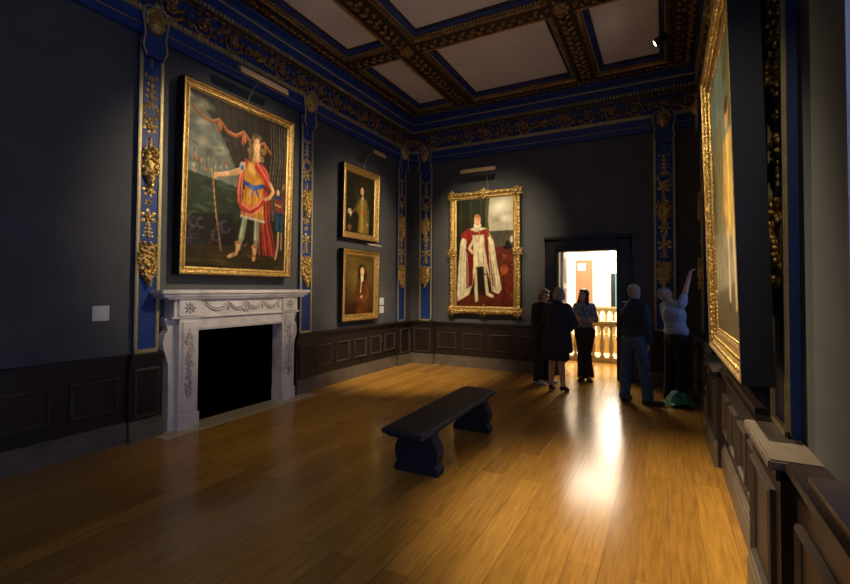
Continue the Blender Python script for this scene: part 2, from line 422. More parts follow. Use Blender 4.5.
# beams: soffit boards 5.36
lv = MB()
def run(x0, x1, y0, y1):
    beam.box(x0, x1, y0, y1, 5.372, 5.5)
    lx = x1 - x0 > y1 - y0; Lg = (x1 - x0) if lx else (y1 - y0); n = max(1, int(Lg / .075)); wd = (y1 - y0) if lx else (x1 - x0)
    for k in range(n):
        t = (k + .5) / n * Lg; s = 1 if k % 2 else -1; off = s * wd * .17
        c = (x0 + t, (y0 + y1) / 2 + off, 5.366) if lx else ((x0 + x1) / 2 + off, y0 + t, 5.366)
        lv.ball(c, (.055, .03, .024), 6, None, Euler((0, 0, (0 if lx else R(90)) + s * .7)))
        if k % 3 == 0: lv.ball(((c[0]), (y0 + y1) / 2, 5.356) if lx else ((x0 + x1) / 2, c[1], 5.356), (.026, .026, .022), 6)
g = .155
xs = [(.095 + 0.0, CX[0][0] - g), (CX[0][1] + g, CX[1][0] - g), (CX[1][1] + g, CX[2][0] - g), (CX[2][1] + g, XR - .15)]
ysb = [(CY[0][1] + g, YB - .15)] + [(CY[i + 1][1] + g, CY[i][0] - g) for i in range(4)]
for (a, c) in xs: run(a, c, YR, YB - .15)
for (a, c) in ysb:
    for (p, q) in ((xs[0][1], xs[1][0]), (xs[1][1], xs[2][0]), (xs[2][1], xs[3][0])): run(p, q, a, c)
bosses = MB()
for (a, c) in xs[1:3]:
    for (p, q) in ysb[1:]:
        cx, cy = (a + c) / 2, (p + q) / 2
        bosses.lathe([(.005, -.075), (.04, -.07), (.05, -.05), (.10, -.045), (.115, -.025), (.12, 0)], (cx, cy, 5.375), 14)
        for q_ in range(8):
            an = R(45 * q_); bosses.ball((cx + .085 * math.cos(an), cy + .085 * math.sin(an), 5.335), (.035, .022, .02), 6, None, Euler((0, 0, an)))
st.build('panel_fillet', UMBER, COF); bl.build('blue_cove', BLUE, COF); bd.build('bead_band', UMBER, COF)
gl.build('gilt_roll', GOLDD, COF); lf.build('bead_course', GOLDP, COF); beam.build('beam', UMBER, COF)
lv.build('leaf_band', GOLDD, COF, True); bosses.build('boss', GOLDD, COF, True)

# ------------------------------------------------------------------ pilasters with gilt drops
def grapes(m, zc, h, w, n=55, seed=1):
    rnd = random.Random(seed)
    m.ball((0, -.05, zc + h * .08), (w * .9, .04, h * .42), 10); m.ball((0, -.05, zc - h * .2), (w * .5, .04, h * .30), 8)
    for k in range(n):
        t = (k + .5) / n; z = zc + h / 2 - t * h
        ww = w * (math.sin(math.pi * min(1, .22 + t * .78)) ** .7) * (1 if t < .7 else (1 - t) / .3 * .8 + .2)
        a = rnd.uniform(-1, 1); r = rnd.uniform(.017, .026)
        m.ball((a * ww, -.045 - .05 * math.sqrt(max(0, 1 - a * a)), z), r, 7)
def flower(m, zc, r, seed=0):
    for q in range(6):
        a = R(60 * q + seed * 17); m.ball((r * .62 * math.cos(a), -.03, zc + r * .62 * math.sin(a)), (r * .42, .02, r * .3), 7, None, Euler((0, -a, 0)))
    for q in range(5):
        a = R(72 * q + 20); m.ball((r * .3 * math.cos(a), -.05, zc + r * .3 * math.sin(a)), r * .2, 6)
    m.ball((0, -.06, zc), r * .22, 7)
def ribbon(m, zc, h, w):
    for s in (-1, 1):
        pts = [(s * w * (.15 + .75 * math.sin(t * 3.1)) + s * .02 * math.sin(t * 13), -.02 - .012 * math.sin(t * 9), zc + h / 2 - h * t) for t in [i / 12 for i in range(13)]]
        m.tube(pts, .009, 5); p, r = [], []
        for i in range(10):
            a = i / 9 * 5; rr = .028 * (1 - i / 14); p.append((s * (w * .55 + rr * math.cos(a)), -.022, zc - h * .48 + rr * math.sin(a))); r.append(.008)
        m.tube(p, r, 5)
def husk(m, zc, h, w):
    for k in range(4):
        t = k / 4; ww = w * (.35 + .65 * t); z = zc + h / 2 - h * t
        for a in (-1, -.45, .45, 1): m.ball((a * ww * .6, -.03, z - h * .1), (.018, .018, h * .17), 6, None, Euler((0, a * .55, 0)))
        m.ball((0, -.045, z - h * .1), (.02, .02, h * .18), 6)
def mask_head(parent):
    m = MB(); z = 4.47
    m.ball((0, -.10, z), (.085, .085, .125), 14); m.ball((0, -.085, z + .05), (.10, .085, .085), 12)
    m.ball((0, -.18, z - .005), (.016, .028, .034), 8)
    for s in (-1, 1):
        m.ball((s * .034, -.165, z + .032), (.02, .018, .010), 8); m.ball((s * .04, -.155, z - .03), (.03, .025, .03), 8)
        m.ball((s * .09, -.07, z + .0), (.025, .05, .06), 8)
    m.ball((0, -.17, z - .058), (.026, .016, .009), 8); m.ball((0, -.155, z - .095), (.03, .028, .025), 8)
    for q in range(9):
        a = R(20 * q + 10); m.ball((.095 * math.cos(a), -.10, z + .06 + .085 * math.sin(a)), .026, 6)
    m.build('mask_head', GOLD, parent, True)
def pilaster(loc, rz, w, label, dz=0, depth=.055):
    loc = tuple(Vector(loc) + Matrix.Rotation(rz, 3, 'Z') @ Vector((0, -.002, 0)))
    e = empty('pilaster', loc, rz); tag(e, label, 'pilaster', 'blue and gilt pilasters round the room')
    h = w / 2; z0 = .905; z1 = 4.34
    MB().box(-h + .006, h - .006, -depth + .012, 0, z0, z1).build('panel', BLUE, e)
    m = MB()
    for s in (-1, 1): m.box(min(s * h, s * (h - .035)), max(s * h, s * (h - .035)), -depth - .008, -depth + .014, z0, z1 - .05, c=.006)
    m.box(-h, h, -depth - .008, -depth + .014, z0, z0 + .04, c=.006)
    m.build('gilt_border', GOLDP, e)
    m = MB(); k = w / 2 * .74
    top = 4.12
    m.tube([(0, -.03, top + .1), (0, -.03, 1.9)], .008, 5)
    for i in range(6): m.ball((0, -.035, top + .08 - i * .035), (.016, .016, .02), 6)
    for s in (-1, 1):
        m.tube([(0, -.03, top - .1), (s * k * .6, -.03, top - .17)], .006, 5); m.ball((s * k * .6, -.035, top - .21), (.018, .018, .038), 7)
    husk(m, 3.78, .26, k); flower(m, 3.60, k * .6, 4)
    for q in range(14):
        a = q / 14 * 2 * math.pi; m.ball((k * .8 * math.cos(a), -.04, 3.52 + .085 * math.sin(a)), .022, 6)
    flower(m, 3.36, k * 1.05, 1); ribbon(m, 3.22, .2, k); husk(m, 3.17, .14, k * .7)
    flower(m, 2.66, k * .9, 3); ribbon(m, 2.56, .2, k); flower(m, 2.53, k * .5, 5); flower(m, 2.37, k * 1.1, 2); husk(m, 2.22, .16, k); ribbon(m, 2.20, .2, k)
    m.build('gilt_garland', GOLD, e, True)
    m = MB(); grapes(m, 2.91, .42, k * .95, 60, 5); m.build('grape_cluster', GOLD, e, True)
    m = MB(); grapes(m, 1.86, .46, k * 1.15, 80, 9)
    for s in (-1, 0, 1): m.ball((s * k * .6, -.05, 2.04), (k * .35, .02, .05), 7, None, Euler((0, s * .6, 0)))
    m.build('grape_cluster', GOLD, e, True)
    # console at the head
    m = MB(); m.prism([(-h * .72, 4.10), (h * .72, 4.10), (h * 1.0, 4.2), (h * .82, 4.34), (h * 1.05, 4.55), (h * .8, 4.64), (-h * .8, 4.64), (-h * 1.05, 4.55), (-h * .82, 4.34), (-h * 1.0, 4.2)], -depth - .05, 0)
    m.build('console', BLUE, e)
    m = MB()
    for s in (-1, 1):
        pts = [(s * h * .72, -depth - .055, 4.11), (s * h * 1.0, -depth - .055, 4.2), (s * h * .84, -depth - .055, 4.34), (s * h * 1.05, -depth - .055, 4.52), (s * h * .9, -depth - .055, 4.62), (s * h * .5, -depth - .055, 4.66), (s * h * .3, -depth - .055, 4.62)]
        m.tube(pts, .012, 6)
    m.ball((0, -depth - .07, 4.66), (.04, .035, .035), 8)
    m.build('console_scroll', GOLDP, e, True)
    mask_head(e)
    return e
pilaster((XL, -5.545, 0), LW, .255, 'blue and gold pilaster left of the marble fireplace')
pilaster((XL, -3.185, 0), LW, .255, 'blue and gold pilaster between the marble fireplace and the two stacked portraits')
pilaster((XL, -.38, 0), LW, .31, 'blue and gold left wall pilaster, in the corner beside the two stacked portraits')
pilaster((.36, YB, 0), BW, .31, 'blue and gold back wall pilaster left of the robed man portrait')
pilaster((4.98, YB, 0), BW, .33, 'shadowed blue and gold pilaster on the back wall right of the doorway')
pilaster((XR, -.45, 0), RW, .31, 'dark corner pilaster seen edge on, on the right wall beyond the window')
pilaster((XR, -3.12, 0), RW, .31, 'pilaster hidden behind the big gilt frame on the right wall')
pilaster((XR, -5.52, 0), RW, .36, 'large foreground pilaster on the right wall, nearest the viewer')

# ------------------------------------------------------------------ doorway and hall beyond
d = empty('door_1', (0, YB, 0), 0); struct(d)
m = MB()
for (a, c) in ((2.95, 3.18), (4.23, 4.46)):
    m.box(a, c, -.05, 0, 0, 2.57); m.box(a + .03, c - .03, -.075, -.04, 0, 2.50, c=.008); m.box(min(a, c), max(a, c), -.06, 0, 0, .22)
m.box(2.95, 4.46, -.05, 0, 2.33, 2.57); m.box(2.93, 4.48, -.085, 0, 2.53, 2.585, c=.006); m.box(2.98, 4.43, -.07, -.04, 2.37, 2.50, c=.008)
struct(m.build('door_casing', DARKW, d))
m = MB(); m.box(3.18, 3.2, 0, .24, 0, 2.33).box(4.21, 4.23, 0, .24, 0, 2.33).box(3.18, 4.23, 0, .24, 2.31, 2.33)
struct(m.build('door_lining', DARKW, d))
# folded white panelled leaf on the hall side
lf_ = empty('door_2', (3.19, YB + .26, 0), 0); struct(lf_)
m = MB().box(0, .045, 0, .34, .01, 2.33)
m.build('door_leaf', HALLW, lf_)
m = MB()
for z0, z1 in ((.15, .95), (1.1, 1.62), (1.72, 2.22)): m.box(.04, .052, .07, .27, z0, z1, c=.004)
m.build('door_panel', mat('grey_brown_door_panel', (.16, .13, .11), .5), lf_)
m = MB(); m.ball((.085, .31, 1.05), .026, 10); m.tube([(.04, .31, 1.05), (.08, .31, 1.05)], .009, 6); m.build('door_handle', GOLD, lf_, True)

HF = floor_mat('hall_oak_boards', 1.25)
struct(MB().box(.3, 6.2, YB + .245, 2.16, -.12, .0).build('floor_hall', HF))
struct(MB().box(.3, 6.2, 4.36, 7.2, -.12, .22).build('floor_landing', HF))
struct(MB().box(.3, 6.2, 2.0, 4.5, -2.95, -2.8).build('floor_stairwell', HALLW))
struct(MB().box(-.6, .3, YB + .24, 7.2, -2.95, 4.0).build('wall_hall_left', HALLW))
struct(MB().box(6.2, 6.5, YB + .24, 7.2, -2.95, 4.0).build('wall_hall_right', HALLW))
struct(MB().box(-.6, 6.5, 7.0, 7.3, -2.95, 4.0).build('wall_hall_rear', HALLW))
struct(MB().box(.3, 6.2, 2.14, 2.17, -2.95, -.12).build('wall_stairwell_near', HALLW))
struct(MB().box(.3, 6.2, 4.35, 4.38, -2.95, -.12).build('wall_stairwell_far', HALLW))
struct(MB().box(-.6, 6.5, YB + .24, 7.3, 4.0, 4.2).build('ceiling_hall', HALLW))
struct(MB().box(-.6, XL - .01, YB + .18, YB + .25, -.12, 4.0).box(XR, 6.5, YB + .18, YB + .25, -.12, 4.0).build('wall_hall_front', HALLW))
m = MB()
for x in (1.7, 3.16, 4.4):
    m.box(x, x + .26, 6.9, 7.0, .22, 2.56); m.box(x - .04, x + .30, 6.86, 7.0, 2.50, 2.58, c=.01); m.box(x - .02, x + .28, 6.87, 7.0, .22, .42)
m.box(.3, 6.2, 6.92, 7.0, 2.58, 2.8)
struct(m.build('trim_6', mat('cream_hall_moulding', (.78, .66, .50), .6)))
# pale wooden door with a paper on it
dd = empty('door_3', (2.58, 7.0, .22), 0); struct(dd)
MB().box(-.27, .27, -.045, 0, 0, 2.33).build('door_leaf', PINE, dd)
m = MB()
for a, c in ((-.22, -.03), (.03, .22)):
    for z0, z1 in ((.15, .9), (1.05, 1.75)): m.ring((a, c, z0, z1), [(0, .045), (.0, .06), (.02, .06), (.02, .045)])
m.build('door_panel', mat('pale_oak_moulding', (.34, .19, .10), .5), dd)
m = MB().ball((.22, -.08, .95), .026, 8); m.build('door_handle', BRASS, dd, True)
n_ = MB().box(-.125, .125, -.006, 0, -.115, .115).build('paper_notice', mat('paper', (.9, .9, .88), .7)); n_.location = (2.505, 6.95, 2.345)
tag(n_, 'small white sheet of paper pinned to the pale wooden door in the bright hall', 'notice')
wd = empty('window_5', (3.53, 6.99, .9), 0); struct(wd)
MB().box(-.10, .02, -.05, 0, 0, 1.22).build('window_frame', STEEL, wd)
MB().box(.02, .10, -.03, -.02, 0, 1.22).build('glass', mat('tinted_hall_glass', (.12, .30, .34), .1), wd)

def balustrade(y, z0, zt, x0, x1, sp, label):
    e = empty('balustrade', ((x0 + x1) / 2, y, z0), 0); tag(e, label, 'balustrade')
    L = (x1 - x0) / 2; H_ = zt - z0
    m = MB(); m.box(-L, L, -.09, .09, H_ - .075, H_, c=.02); m.box(-L, L, -.065, .065, H_ - .11, H_ - .075, c=.008); m.build('handrail', CREAM, e)
    m = MB(); m.box(-L, L, -.08, .08, 0, .10, c=.01); m.build('plinth', CREAM, e)
    h = H_ - .21; n = int(2 * L / sp)
    prof = [(.052, 0), (.052, .05), (.03, .07), (.026, .1), (.045, .2), (.058, .32), (.055, .42), (.036, .6), (.024, .78), (.022, .86), (.04, .89), (.03, .92), (.052, .95), (.052, 1)]
    proto = MB().lathe([(r, z * h) for r, z in prof], n=14).build('baluster', CREAM, e, True)
    proto.location = (-L + sp / 2, 0, .10)
    for k in range(1, n):
        c = proto.copy(); COL.objects.link(c); c.parent = e; c.location = (-L + sp * (k + .5), 0, .10)
    return e
balustrade(2.0, 0.0, .90, .6, 6.0, .19, 'nearer cream stone balustrade in the hall, just behind the woman in the blouse')
balustrade(4.5, .22, 1.12, .6, 6.0, .19, 'farther cream balustrade across the stairwell, showing above the nearer rail')

def bulb(loc, top, label, e_str, watts, r=.03, name='pendant_lamp'):
    e = empty(name, loc, 0); tag(e, label, 'lamp')
    MB().ball((0, 0, 0), r, 12).build('bulb', mat('glowing_bulb_%d' % int(e_str), (1, .9, .7), .5, emit=((1.0, .86, .62), e_str)), e, True)
    m = MB(); m.lathe([(.012, r * .8), (r * 1.15, r * 1.0), (r * 1.1, r * 2.2), (.012, r * 2.8)], n=14); m.build('lamp_holder', STEEL, e, True)
    MB().tube([(0, 0, r * 2.7), (0, 0, top - loc[2])], .006, 6).build('cord', STEEL, e)
    if watts:
        dl = bpy.data.lights.new('bulb_light', 'POINT'); dl.energy = watts; dl.color = (1, .86, .66); dl.shadow_soft_size = r * 1.4
        l = bpy.data.objects.new('bulb_light', dl); COL.objects.link(l); l.parent = e; l.location = (0, 0, -r * 2.6)
    return e
bulb((3.590, 5.5, 2.670), 4.0, 'bright bare lamp in the hall at the top right corner of the doorway', 70, 110, .07)

# ------------------------------------------------------------------ ceiling spotlights aimed at the pictures, plus added floor and pilaster fills
def spot(loc, aim, watts, deg, label, blend=1.0, col=(1.0, .80, .52), r=.035):
    e = empty('ceiling_spotlight', loc, 0); tag(e, label, 'spotlight', 'ceiling spotlights aimed at the pictures, plus added unseen floor and pilaster fills')
    q = (Vector(aim) - Vector(loc)).to_track_quat('-Z', 'Y')
    M = q.to_matrix().to_4x4()
    MB().lathe([(.045, .16), (.055, .15), (.055, -.02), (.048, -.02), (.048, .0)], n=16, M=M).build('lamp_housing', STEEL, e, True)
    MB().lathe([(.001, -.008), (.044, -.008), (.044, 0.0), (.001, .0)], n=16, M=M).build('lens', mat('lit_lens', (1, .9, .7), .4, emit=((1, .85, .6), 40)), e)
    m = MB(); m.tube([(0, 0, .0), (0, 0, 5.38 - loc[2])], .008, 6, Matrix.Translation(M @ Vector((0, 0, .1)) * 1.0)); m.build('bracket', STEEL, e)
    dl = bpy.data.lights.new('beam_light', 'SPOT'); dl.energy = watts; dl.color = col; dl.spot_size = R(deg); dl.spot_blend = blend; dl.shadow_soft_size = r
    l = bpy.data.objects.new('beam_light', dl); COL.objects.link(l); l.parent = e; l.location = M @ Vector((0, 0, -.02)); l.rotation_euler = q.to_euler()
    return e
SPOTS = [
 ((4.88, -1.50, 5.10), (0, -1.85, 2.35), 860, 38, 'lit ceiling spotlight in view at the top, right of the doorway'),
 ((4.60, -3.75, 5.12), (0, -4.40, 2.65), 1100, 40, 'ceiling spotlight aimed at the large portrait over the fireplace'),
 ((3.70, -4.40, 5.12), (1.80, 0, 2.45), 820, 36, 'ceiling spotlight aimed from the right at the tall portrait on the back wall'),
 ((0.95, -4.60, 5.12), (1.70, 0, 2.45), 520, 34, 'ceiling spotlight aimed from the left at the tall portrait on the back wall'),
 ((1.90, -4.60, 5.12), (5.35, -4.85, 2.1), 560, 38, 'ceiling spotlight aimed at the portrait on the right wall'),
 ((3.60, -6.10, 5.12), (5.15, -4.95, 0.0), 1300, 46, 'added unseen ceiling spotlight brightening the floor beside the right wall'),  # extra lamp out of view, raises the floor by the right wall
 ((2.60, -4.30, 5.12), (.55, -.95, 0), 1500, 38, 'added unseen ceiling spotlight brightening the far left corner of the floor'),  # put in above the view to warm the corner floor
 ((2.40, -6.80, 5.12), (.75, -3.9, 0), 130, 50, 'added unseen ceiling spotlight brightening the floor before the fireplace'),  # weak floor fill, added out of view
 ((5.12, -8.90, 5.12), (5.52, -5.6, 1.7), 120, 24, 'added unseen ceiling spotlight brightening the foreground pilaster on the right wall'),  # added behind the camera so the dark pilaster shows
]
for s in SPOTS: spot(*s)

# ------------------------------------------------------------------ paintings
def lin(c):
    return tuple((x / 255) ** 2.2 for x in c)
class Paint:
    def __init__(s, nx, nz, top, bot, asp, seed=0):
        s.nx, s.nz, s.asp = nx, nz, asp
        s.U, s.V = np.meshgrid(np.linspace(0, 1, nx), np.linspace(0, 1, nz))
        t = s.V[..., None]; s.I = np.array(lin(top)) * (1 - t) + np.array(lin(bot)) * t
        s.r = np.random.RandomState(seed)
        s.n1 = s.noise(6); s.n2 = s.noise(18); s.n3 = s.noise(40)
        s.I *= (1 + .35 * s.n1[..., None] + .2 * s.n2[..., None])
    def noise(s, k):
        g = s.r.uniform(-1, 1, (k + 2, k + 2)); x = s.U * k; y = s.V * k
        i = np.floor(x).astype(int); j = np.floor(y).astype(int); fx = x - i; fy = y - j
        fx = fx * fx * (3 - 2 * fx); fy = fy * fy * (3 - 2 * fy)
        return (g[j, i] * (1 - fx) + g[j, i + 1] * fx) * (1 - fy) + (g[j + 1, i] * (1 - fx) + g[j + 1, i + 1] * fx) * fy
    def mix(s, m, c, tex=.18):
        m = np.clip(m, 0, 1)[..., None]; c = np.array(lin(c)) * (1 + tex * 1.6 * s.n2[..., None] + tex * s.n3[..., None])
        s.I = s.I * (1 - m) + c * m
    def ell(s, cx, cy, rx, ry, c, rot=0, soft=.25, a=1, tex=.18):
        dx = (s.U - cx) ; dy = (s.V - cy) / s.asp; ca, sa = math.cos(R(rot)), math.sin(R(rot))
        x = (dx * ca + dy * sa) / rx; y = (-dx * sa + dy * ca) / (ry / s.asp)
        s.mix((1 - np.sqrt(x * x + y * y)) / soft * a, c, tex) if a == 1 else s.mix(np.clip((1 - np.sqrt(x * x + y * y)) / soft, 0, 1) * a, c, tex)
    def poly(s, pts, c, a=1, tex=.18, blur=1):
        m = np.zeros_like(s.U, dtype=bool); n = len(pts)
        for i in range(n):
            x0, y0 = pts[i]; x1, y1 = pts[(i + 1) % n]
            if y0 == y1: continue
            cond = ((s.V < y0) != (s.V < y1)) & (s.U < (x1 - x0) * (s.V - y0) / (y1 - y0) + x0); m ^= cond
        m = m.astype(float)
        for _ in range(blur):
            p = np.pad(m, 1, mode='edge'); m = (p[:-2, 1:-1] + p[2:, 1:-1] + p[1:-1, :-2] + p[1:-1, 2:] + 2 * p[1:-1, 1:-1]) / 6
        s.mix(m * a, c, tex)
    def line(s, pts, w, c, a=1, tex=.15):
        dm = np.full_like(s.U, 9.)
        for (x0, y0), (x1, y1) in zip(pts[:-1], pts[1:]):
            ax, ay = x1 - x0, (y1 - y0) / s.asp; L = ax * ax + ay * ay + 1e-9
            px, py = s.U - x0, (s.V - y0) / s.asp; t = np.clip((px * ax + py * ay) / L, 0, 1)
            dm = np.minimum(dm, np.hypot(px - t * ax, py - t * ay))
        s.mix(np.clip((w - dm) / (w * .5), 0, 1) * a, c, tex)
    def canvas(s, w, h, parent, y):
        nx, nz = s.nx, s.nz; vs = np.zeros((nz * nx, 3)); vs[:, 0] = (s.U.ravel() - .5) * w; vs[:, 1] = -y; vs[:, 2] = (1 - s.V.ravel()) * h
        idx = np.arange(nz * nx).reshape(nz, nx); f = np.stack([idx[1:, :-1], idx[1:, 1:], idx[:-1, 1:], idx[:-1, :-1]], -1).reshape(-1, 4)
        me = bpy.data.meshes.new('canvas'); me.from_pydata(vs.tolist(), [], f.tolist()); me.materials.append(PAINT)
        at = me.color_attributes.new('paint', 'FLOAT_COLOR', 'POINT')
        col = np.ones((nz * nx, 4)); col[:, :3] = np.clip(s.I.reshape(-1, 3), 0, 1); at.data.foreach_set('color', col.ravel().astype(np.float32))
        o = bpy.data.objects.new('canvas', me); COL.objects.link(o); o.parent = parent
        return o

def picture(loc, rz, w, h, fw, tilt, painter, label, style='plain', nx=110, depth=.07, side=.07, wires=0):
    e = empty('framed_portrait', loc, rz); tag(e, label, 'painting'); e.rotation_euler = (R(tilt), 0, rz)
    x = w / 2; ci = fw * .93; cw = w - 2 * ci; ch = h - 2 * ci
    nz = int(nx * ch / cw); P_ = painter(nx, nz, cw / ch)
    c = P_.canvas(cw, ch, e, side + .02); c.location.z = ci
    prof = [(0, 0), (0, depth * .75), (fw * .06, depth * .95), (fw * .2, depth), (fw * .32, depth * .86), (fw * .36, depth * .62), (fw * .62, depth * .5), (fw * .7, depth * .66), (fw * .78, depth * .66), (fw * .84, depth * .45), (fw, depth * .33), (fw, 0)]
    if style == 'rich': prof = [(0, 0), (0, depth), (.012, depth), (.03, depth * .80), (fw * .3, depth * .72), (fw * .36, depth * .55), (fw * .62, depth * .42), (fw * .68, depth * .5), (fw * .76, depth * .46), (fw * .84, depth * .32), (fw, depth * .24), (fw, 0)]
    prof = [(a, side + o_) for a, o_ in prof]
    MB().ring((-x, x, 0, h), prof).build('frame', GOLD, e)
    MB().ring((-x, x, 0, h), [(.004, 0), (-.004, 0), (-.004, side + depth * .97), (.003, side + depth * .97)]).build('frame_side', mat('dull_dark_wood', (.006, .0045, .0045), .55, spec=.3), e)['label'] = 'dark wooden outer side of the frame'
    MB().box(-x + .02, x - .02, -side, -side + .015, .02, h - .02).build('backing_board', DARKW, e)
    for s_ in range(wires):
        xx = (-x + .03, x - .03)[s_]; MB().tube([(xx, -side * .4, h - .02), (xx, -.01 + .02, 4.36 - loc[2])], .003, 5).build('hanging_wire', STEEL, e)
    m = MB()
    def along(step, ins, out, fn):
        for (a0, b0, a1, b1) in ((-x + ins, ins, x - ins, ins), (x - ins, ins, x - ins, h - ins), (x - ins, h - ins, -x + ins, h - ins), (-x + ins, h - ins, -x + ins, ins)):
            L = math.hypot(a1 - a0, b1 - b0); n = max(1, int(L / step))
            for k in range(n):
                t = (k + .5) / n; fn(a0 + (a1 - a0) * t, b0 + (b1 - b0) * t, -out - side, abs(a1 - a0) > abs(b1 - b0), k)
    if style == 'ornate':
        def f(px, pz, y, hor, k): m.ball((px, y, pz), (.042, .02, .024) if hor else (.024, .02, .042), 7, None, Euler((0, R(35 if k % 2 else -35), 0)))
        along(.065, fw * .25, depth * .95, f)
        def f2(px, pz, y, hor, k):
            m.ball((px, y, pz), .022, 6)
        along(.045, fw * .04, depth * .7, f2)
        for sx in (-1, 0, 1):
            for sz in (-1, 0, 1):
                if sx == 0 and sz == 0: continue
                cx = sx * (x - fw * .35); cz = h / 2 + sz * (h / 2 - fw * .35)
                flower(m, 0, .001); m_ = MB(); flower(m_, 0, .10); mm = Matrix.Translation((cx, -side - depth * .7, cz)); m.add(m_.v, m_.f, mm)
                for q in range(6):
                    a = R(60 * q + 30); m.ball((cx + .085 * math.cos(a), -side - depth * .8, cz + .085 * math.sin(a)), (.05, .018, .02), 6, None, Euler((0, -a, 0)))
    else:
        def f(px, pz, y, hor, k): m.ball((px, y, pz), (.014, .008, .009) if hor else (.009, .008, .014), 5)
        along(.034, fw * .5, depth * .58, f)
        if style == 'rich':
            along(.03, fw * .9, depth * .30, f)
            def f3(px, pz, y, hor, k): m.ball((px, y, pz), (.03, .012, .016) if hor else (.016, .012, .03), 6, None, Euler((0, R(30 if k % 2 else -30), 0)))
            along(.05, fw * .2, depth * .72, f3)
    m.build('carved_ornament', GOLD, e, True)
    return e

def p_general(nx, nz, asp):
    p = Paint(nx, nz, (40, 36, 34), (46, 38, 22), asp, 3); rr = random.Random(4)
    # sky, sea battle and land
    p.poly([(0, .02), (.24, .16), (.50, .46), (.40, .52), (0, .60)], (112, 118, 108))
    for k in range(26): p.ell(rr.uniform(-.05, .3), rr.uniform(.03, .36), rr.uniform(.05, .13), rr.uniform(.015, .04), [(70, 72, 72), (150, 150, 130), (96, 104, 100), (180, 170, 140), (56, 56, 58)][k % 5], rr.uniform(-30, 40), .8, .55)
    for k in range(16): p.ell(rr.uniform(.04, .36), rr.uniform(.36, .47), rr.uniform(.01, .04), rr.uniform(.008, .02), [(190, 140, 70), (200, 190, 150), (120, 80, 50), (170, 84, 56)][k % 4], rr.uniform(-30, 30), .8, .75)
    for x, y in [(.05, .36), (.10, .39), (.16, .37), (.22, .41), (.27, .40)]: p.line([(x, y + .05), (x + .004, y - .03)], .004, (56, 46, 40)); p.ell(x + .012, y, .012, .02, (176, 164, 120), 0, .7, .8)
    p.poly([(0, .46), (.5, .5), (.5, .70), (0, .74)], (44, 54, 38))
    for k in range(22): p.ell(rr.uniform(0, .42), rr.uniform(.48, .68), rr.uniform(.03, .10), .012, [(66, 86, 70), (34, 44, 34), (84, 82, 48)][k % 3], rr.uniform(-12, 12), .8, .6)
    # armour heap
    p.poly([(0, .70), (.42, .66), (.46, .9), (0, .93)], (30, 28, 28), .8)
    for k in range(26):
        x, y = rr.uniform(.02, .36), rr.uniform(.70, .89); r_ = rr.uniform(.02, .06)
        c_ = [(58, 60, 80), (92, 62, 48), (50, 54, 66), (104, 96, 100), (36, 34, 40)][k % 5]
        p.line([(x + r_ * math.cos(a / 4), y + r_ * .8 * math.sin(a / 4)) for a in range(int(rr.uniform(0, 8)), 20)], .012, c_, .40)
    p.line([(.08, .895), (.2, .91), (.36, .90), (.5, .875), (.56, .84)], .009, (126, 92, 44), .8)
    # tent curtain, swag, drapery
    p.poly([(.20, .0), (1, 0), (1, .75), (.62, .6), (.52, .47)], (44, 37, 34), .95)
    for k in range(14):
        t = k / 13; p.line([(.24 + .5 * t, 0), (.30 + .42 * t, .25), (.52 + .2 * t, .5)], .008, [(60, 52, 46), (32, 27, 26)][k % 2], .5)
    sw = [(.04, .10), (.12, .14), (.20, .15), (.26, .125), (.34, .175), (.42, .185), (.50, .145), (.58, .195), (.66, .20), (.72, .17), (.80, .22)]
    p.line(sw, .020, (140, 78, 46), .9); p.line([(x, y - .008) for x, y in sw], .008, (196, 124, 76), .8)
    for x, y in ((.26, .14), (.50, .165), (.72, .19)): p.line([(x, y), (x - .005, y + .05)], .020, (168, 96, 54), .9); p.line([(x + .01, y), (x + .02, y + .035)], .010, (200, 130, 80), .8)
    for i in range(16):
        x = .80 + .013 * i; p.line([(x - .01, .02), (x + .012, .25), (x - .02, .45), (x + .01, .66)], .007, [(128, 116, 98), (40, 34, 32), (84, 76, 66), (140, 128, 108), (30, 26, 26)][i % 5], .5)
    p.poly([(0, .87), (1, .84), (1, 1), (0, 1)], (52, 43, 24))
    for k in range(20): p.ell(rr.uniform(0, 1), rr.uniform(.88, .99), rr.uniform(.05, .2), .012, [(78, 64, 36), (40, 32, 18), (92, 78, 44)][k % 3], rr.uniform(-6, 6), .9, .6)
    # cloak behind the legs
    p.poly([(.64, .40), (.80, .44), (.82, .60), (.78, .70), (.92, .92), (.74, .89), (.66, .72), (.60, .62)], (126, 44, 34))
    for i in range(9):
        t = i / 8; p.line([(.70 + .08 * t, .48), (.68 + .12 * t, .66), (.70 + .20 * t, .90)], .007, [(190, 92, 72), (92, 30, 26), (160, 60, 46)][i % 3], .8)
    # legs
    for (a, b, c) in (((.535, .68), (.505, .80), (.475, .87)), ((.665, .68), (.662, .80), (.648, .885))):
        p.line([a, b], .034, (134, 146, 112)); p.line([b, c], .026, (132, 142, 108)); p.line([(a[0] - .012, a[1]), (b[0] - .012, b[1])], .012, (186, 194, 156), .8)
        p.line([(c[0] - .01, c[1] - .03), c], .024, (214, 170, 124)); p.line([(c[0] - .03, c[1] - .035), (c[0] + .025, c[1] - .03)], .012, (176, 92, 44))
    p.line([(.472, .87), (.455, .905), (.385, .925)], .018, (206, 160, 112)); p.line([(.648, .88), (.640, .935)], .020, (206, 158, 110)); p.line([(.45, .895), (.42, .92)], .006, (120, 60, 40)); p.line([(.625, .91), (.655, .912)], .006, (120, 60, 40))
    # tunic
    p.poly([(.53, .31), (.71, .30), (.735, .44), (.71, .50), (.745, .68), (.49, .665), (.535, .50), (.505, .40)], (196, 136, 46))
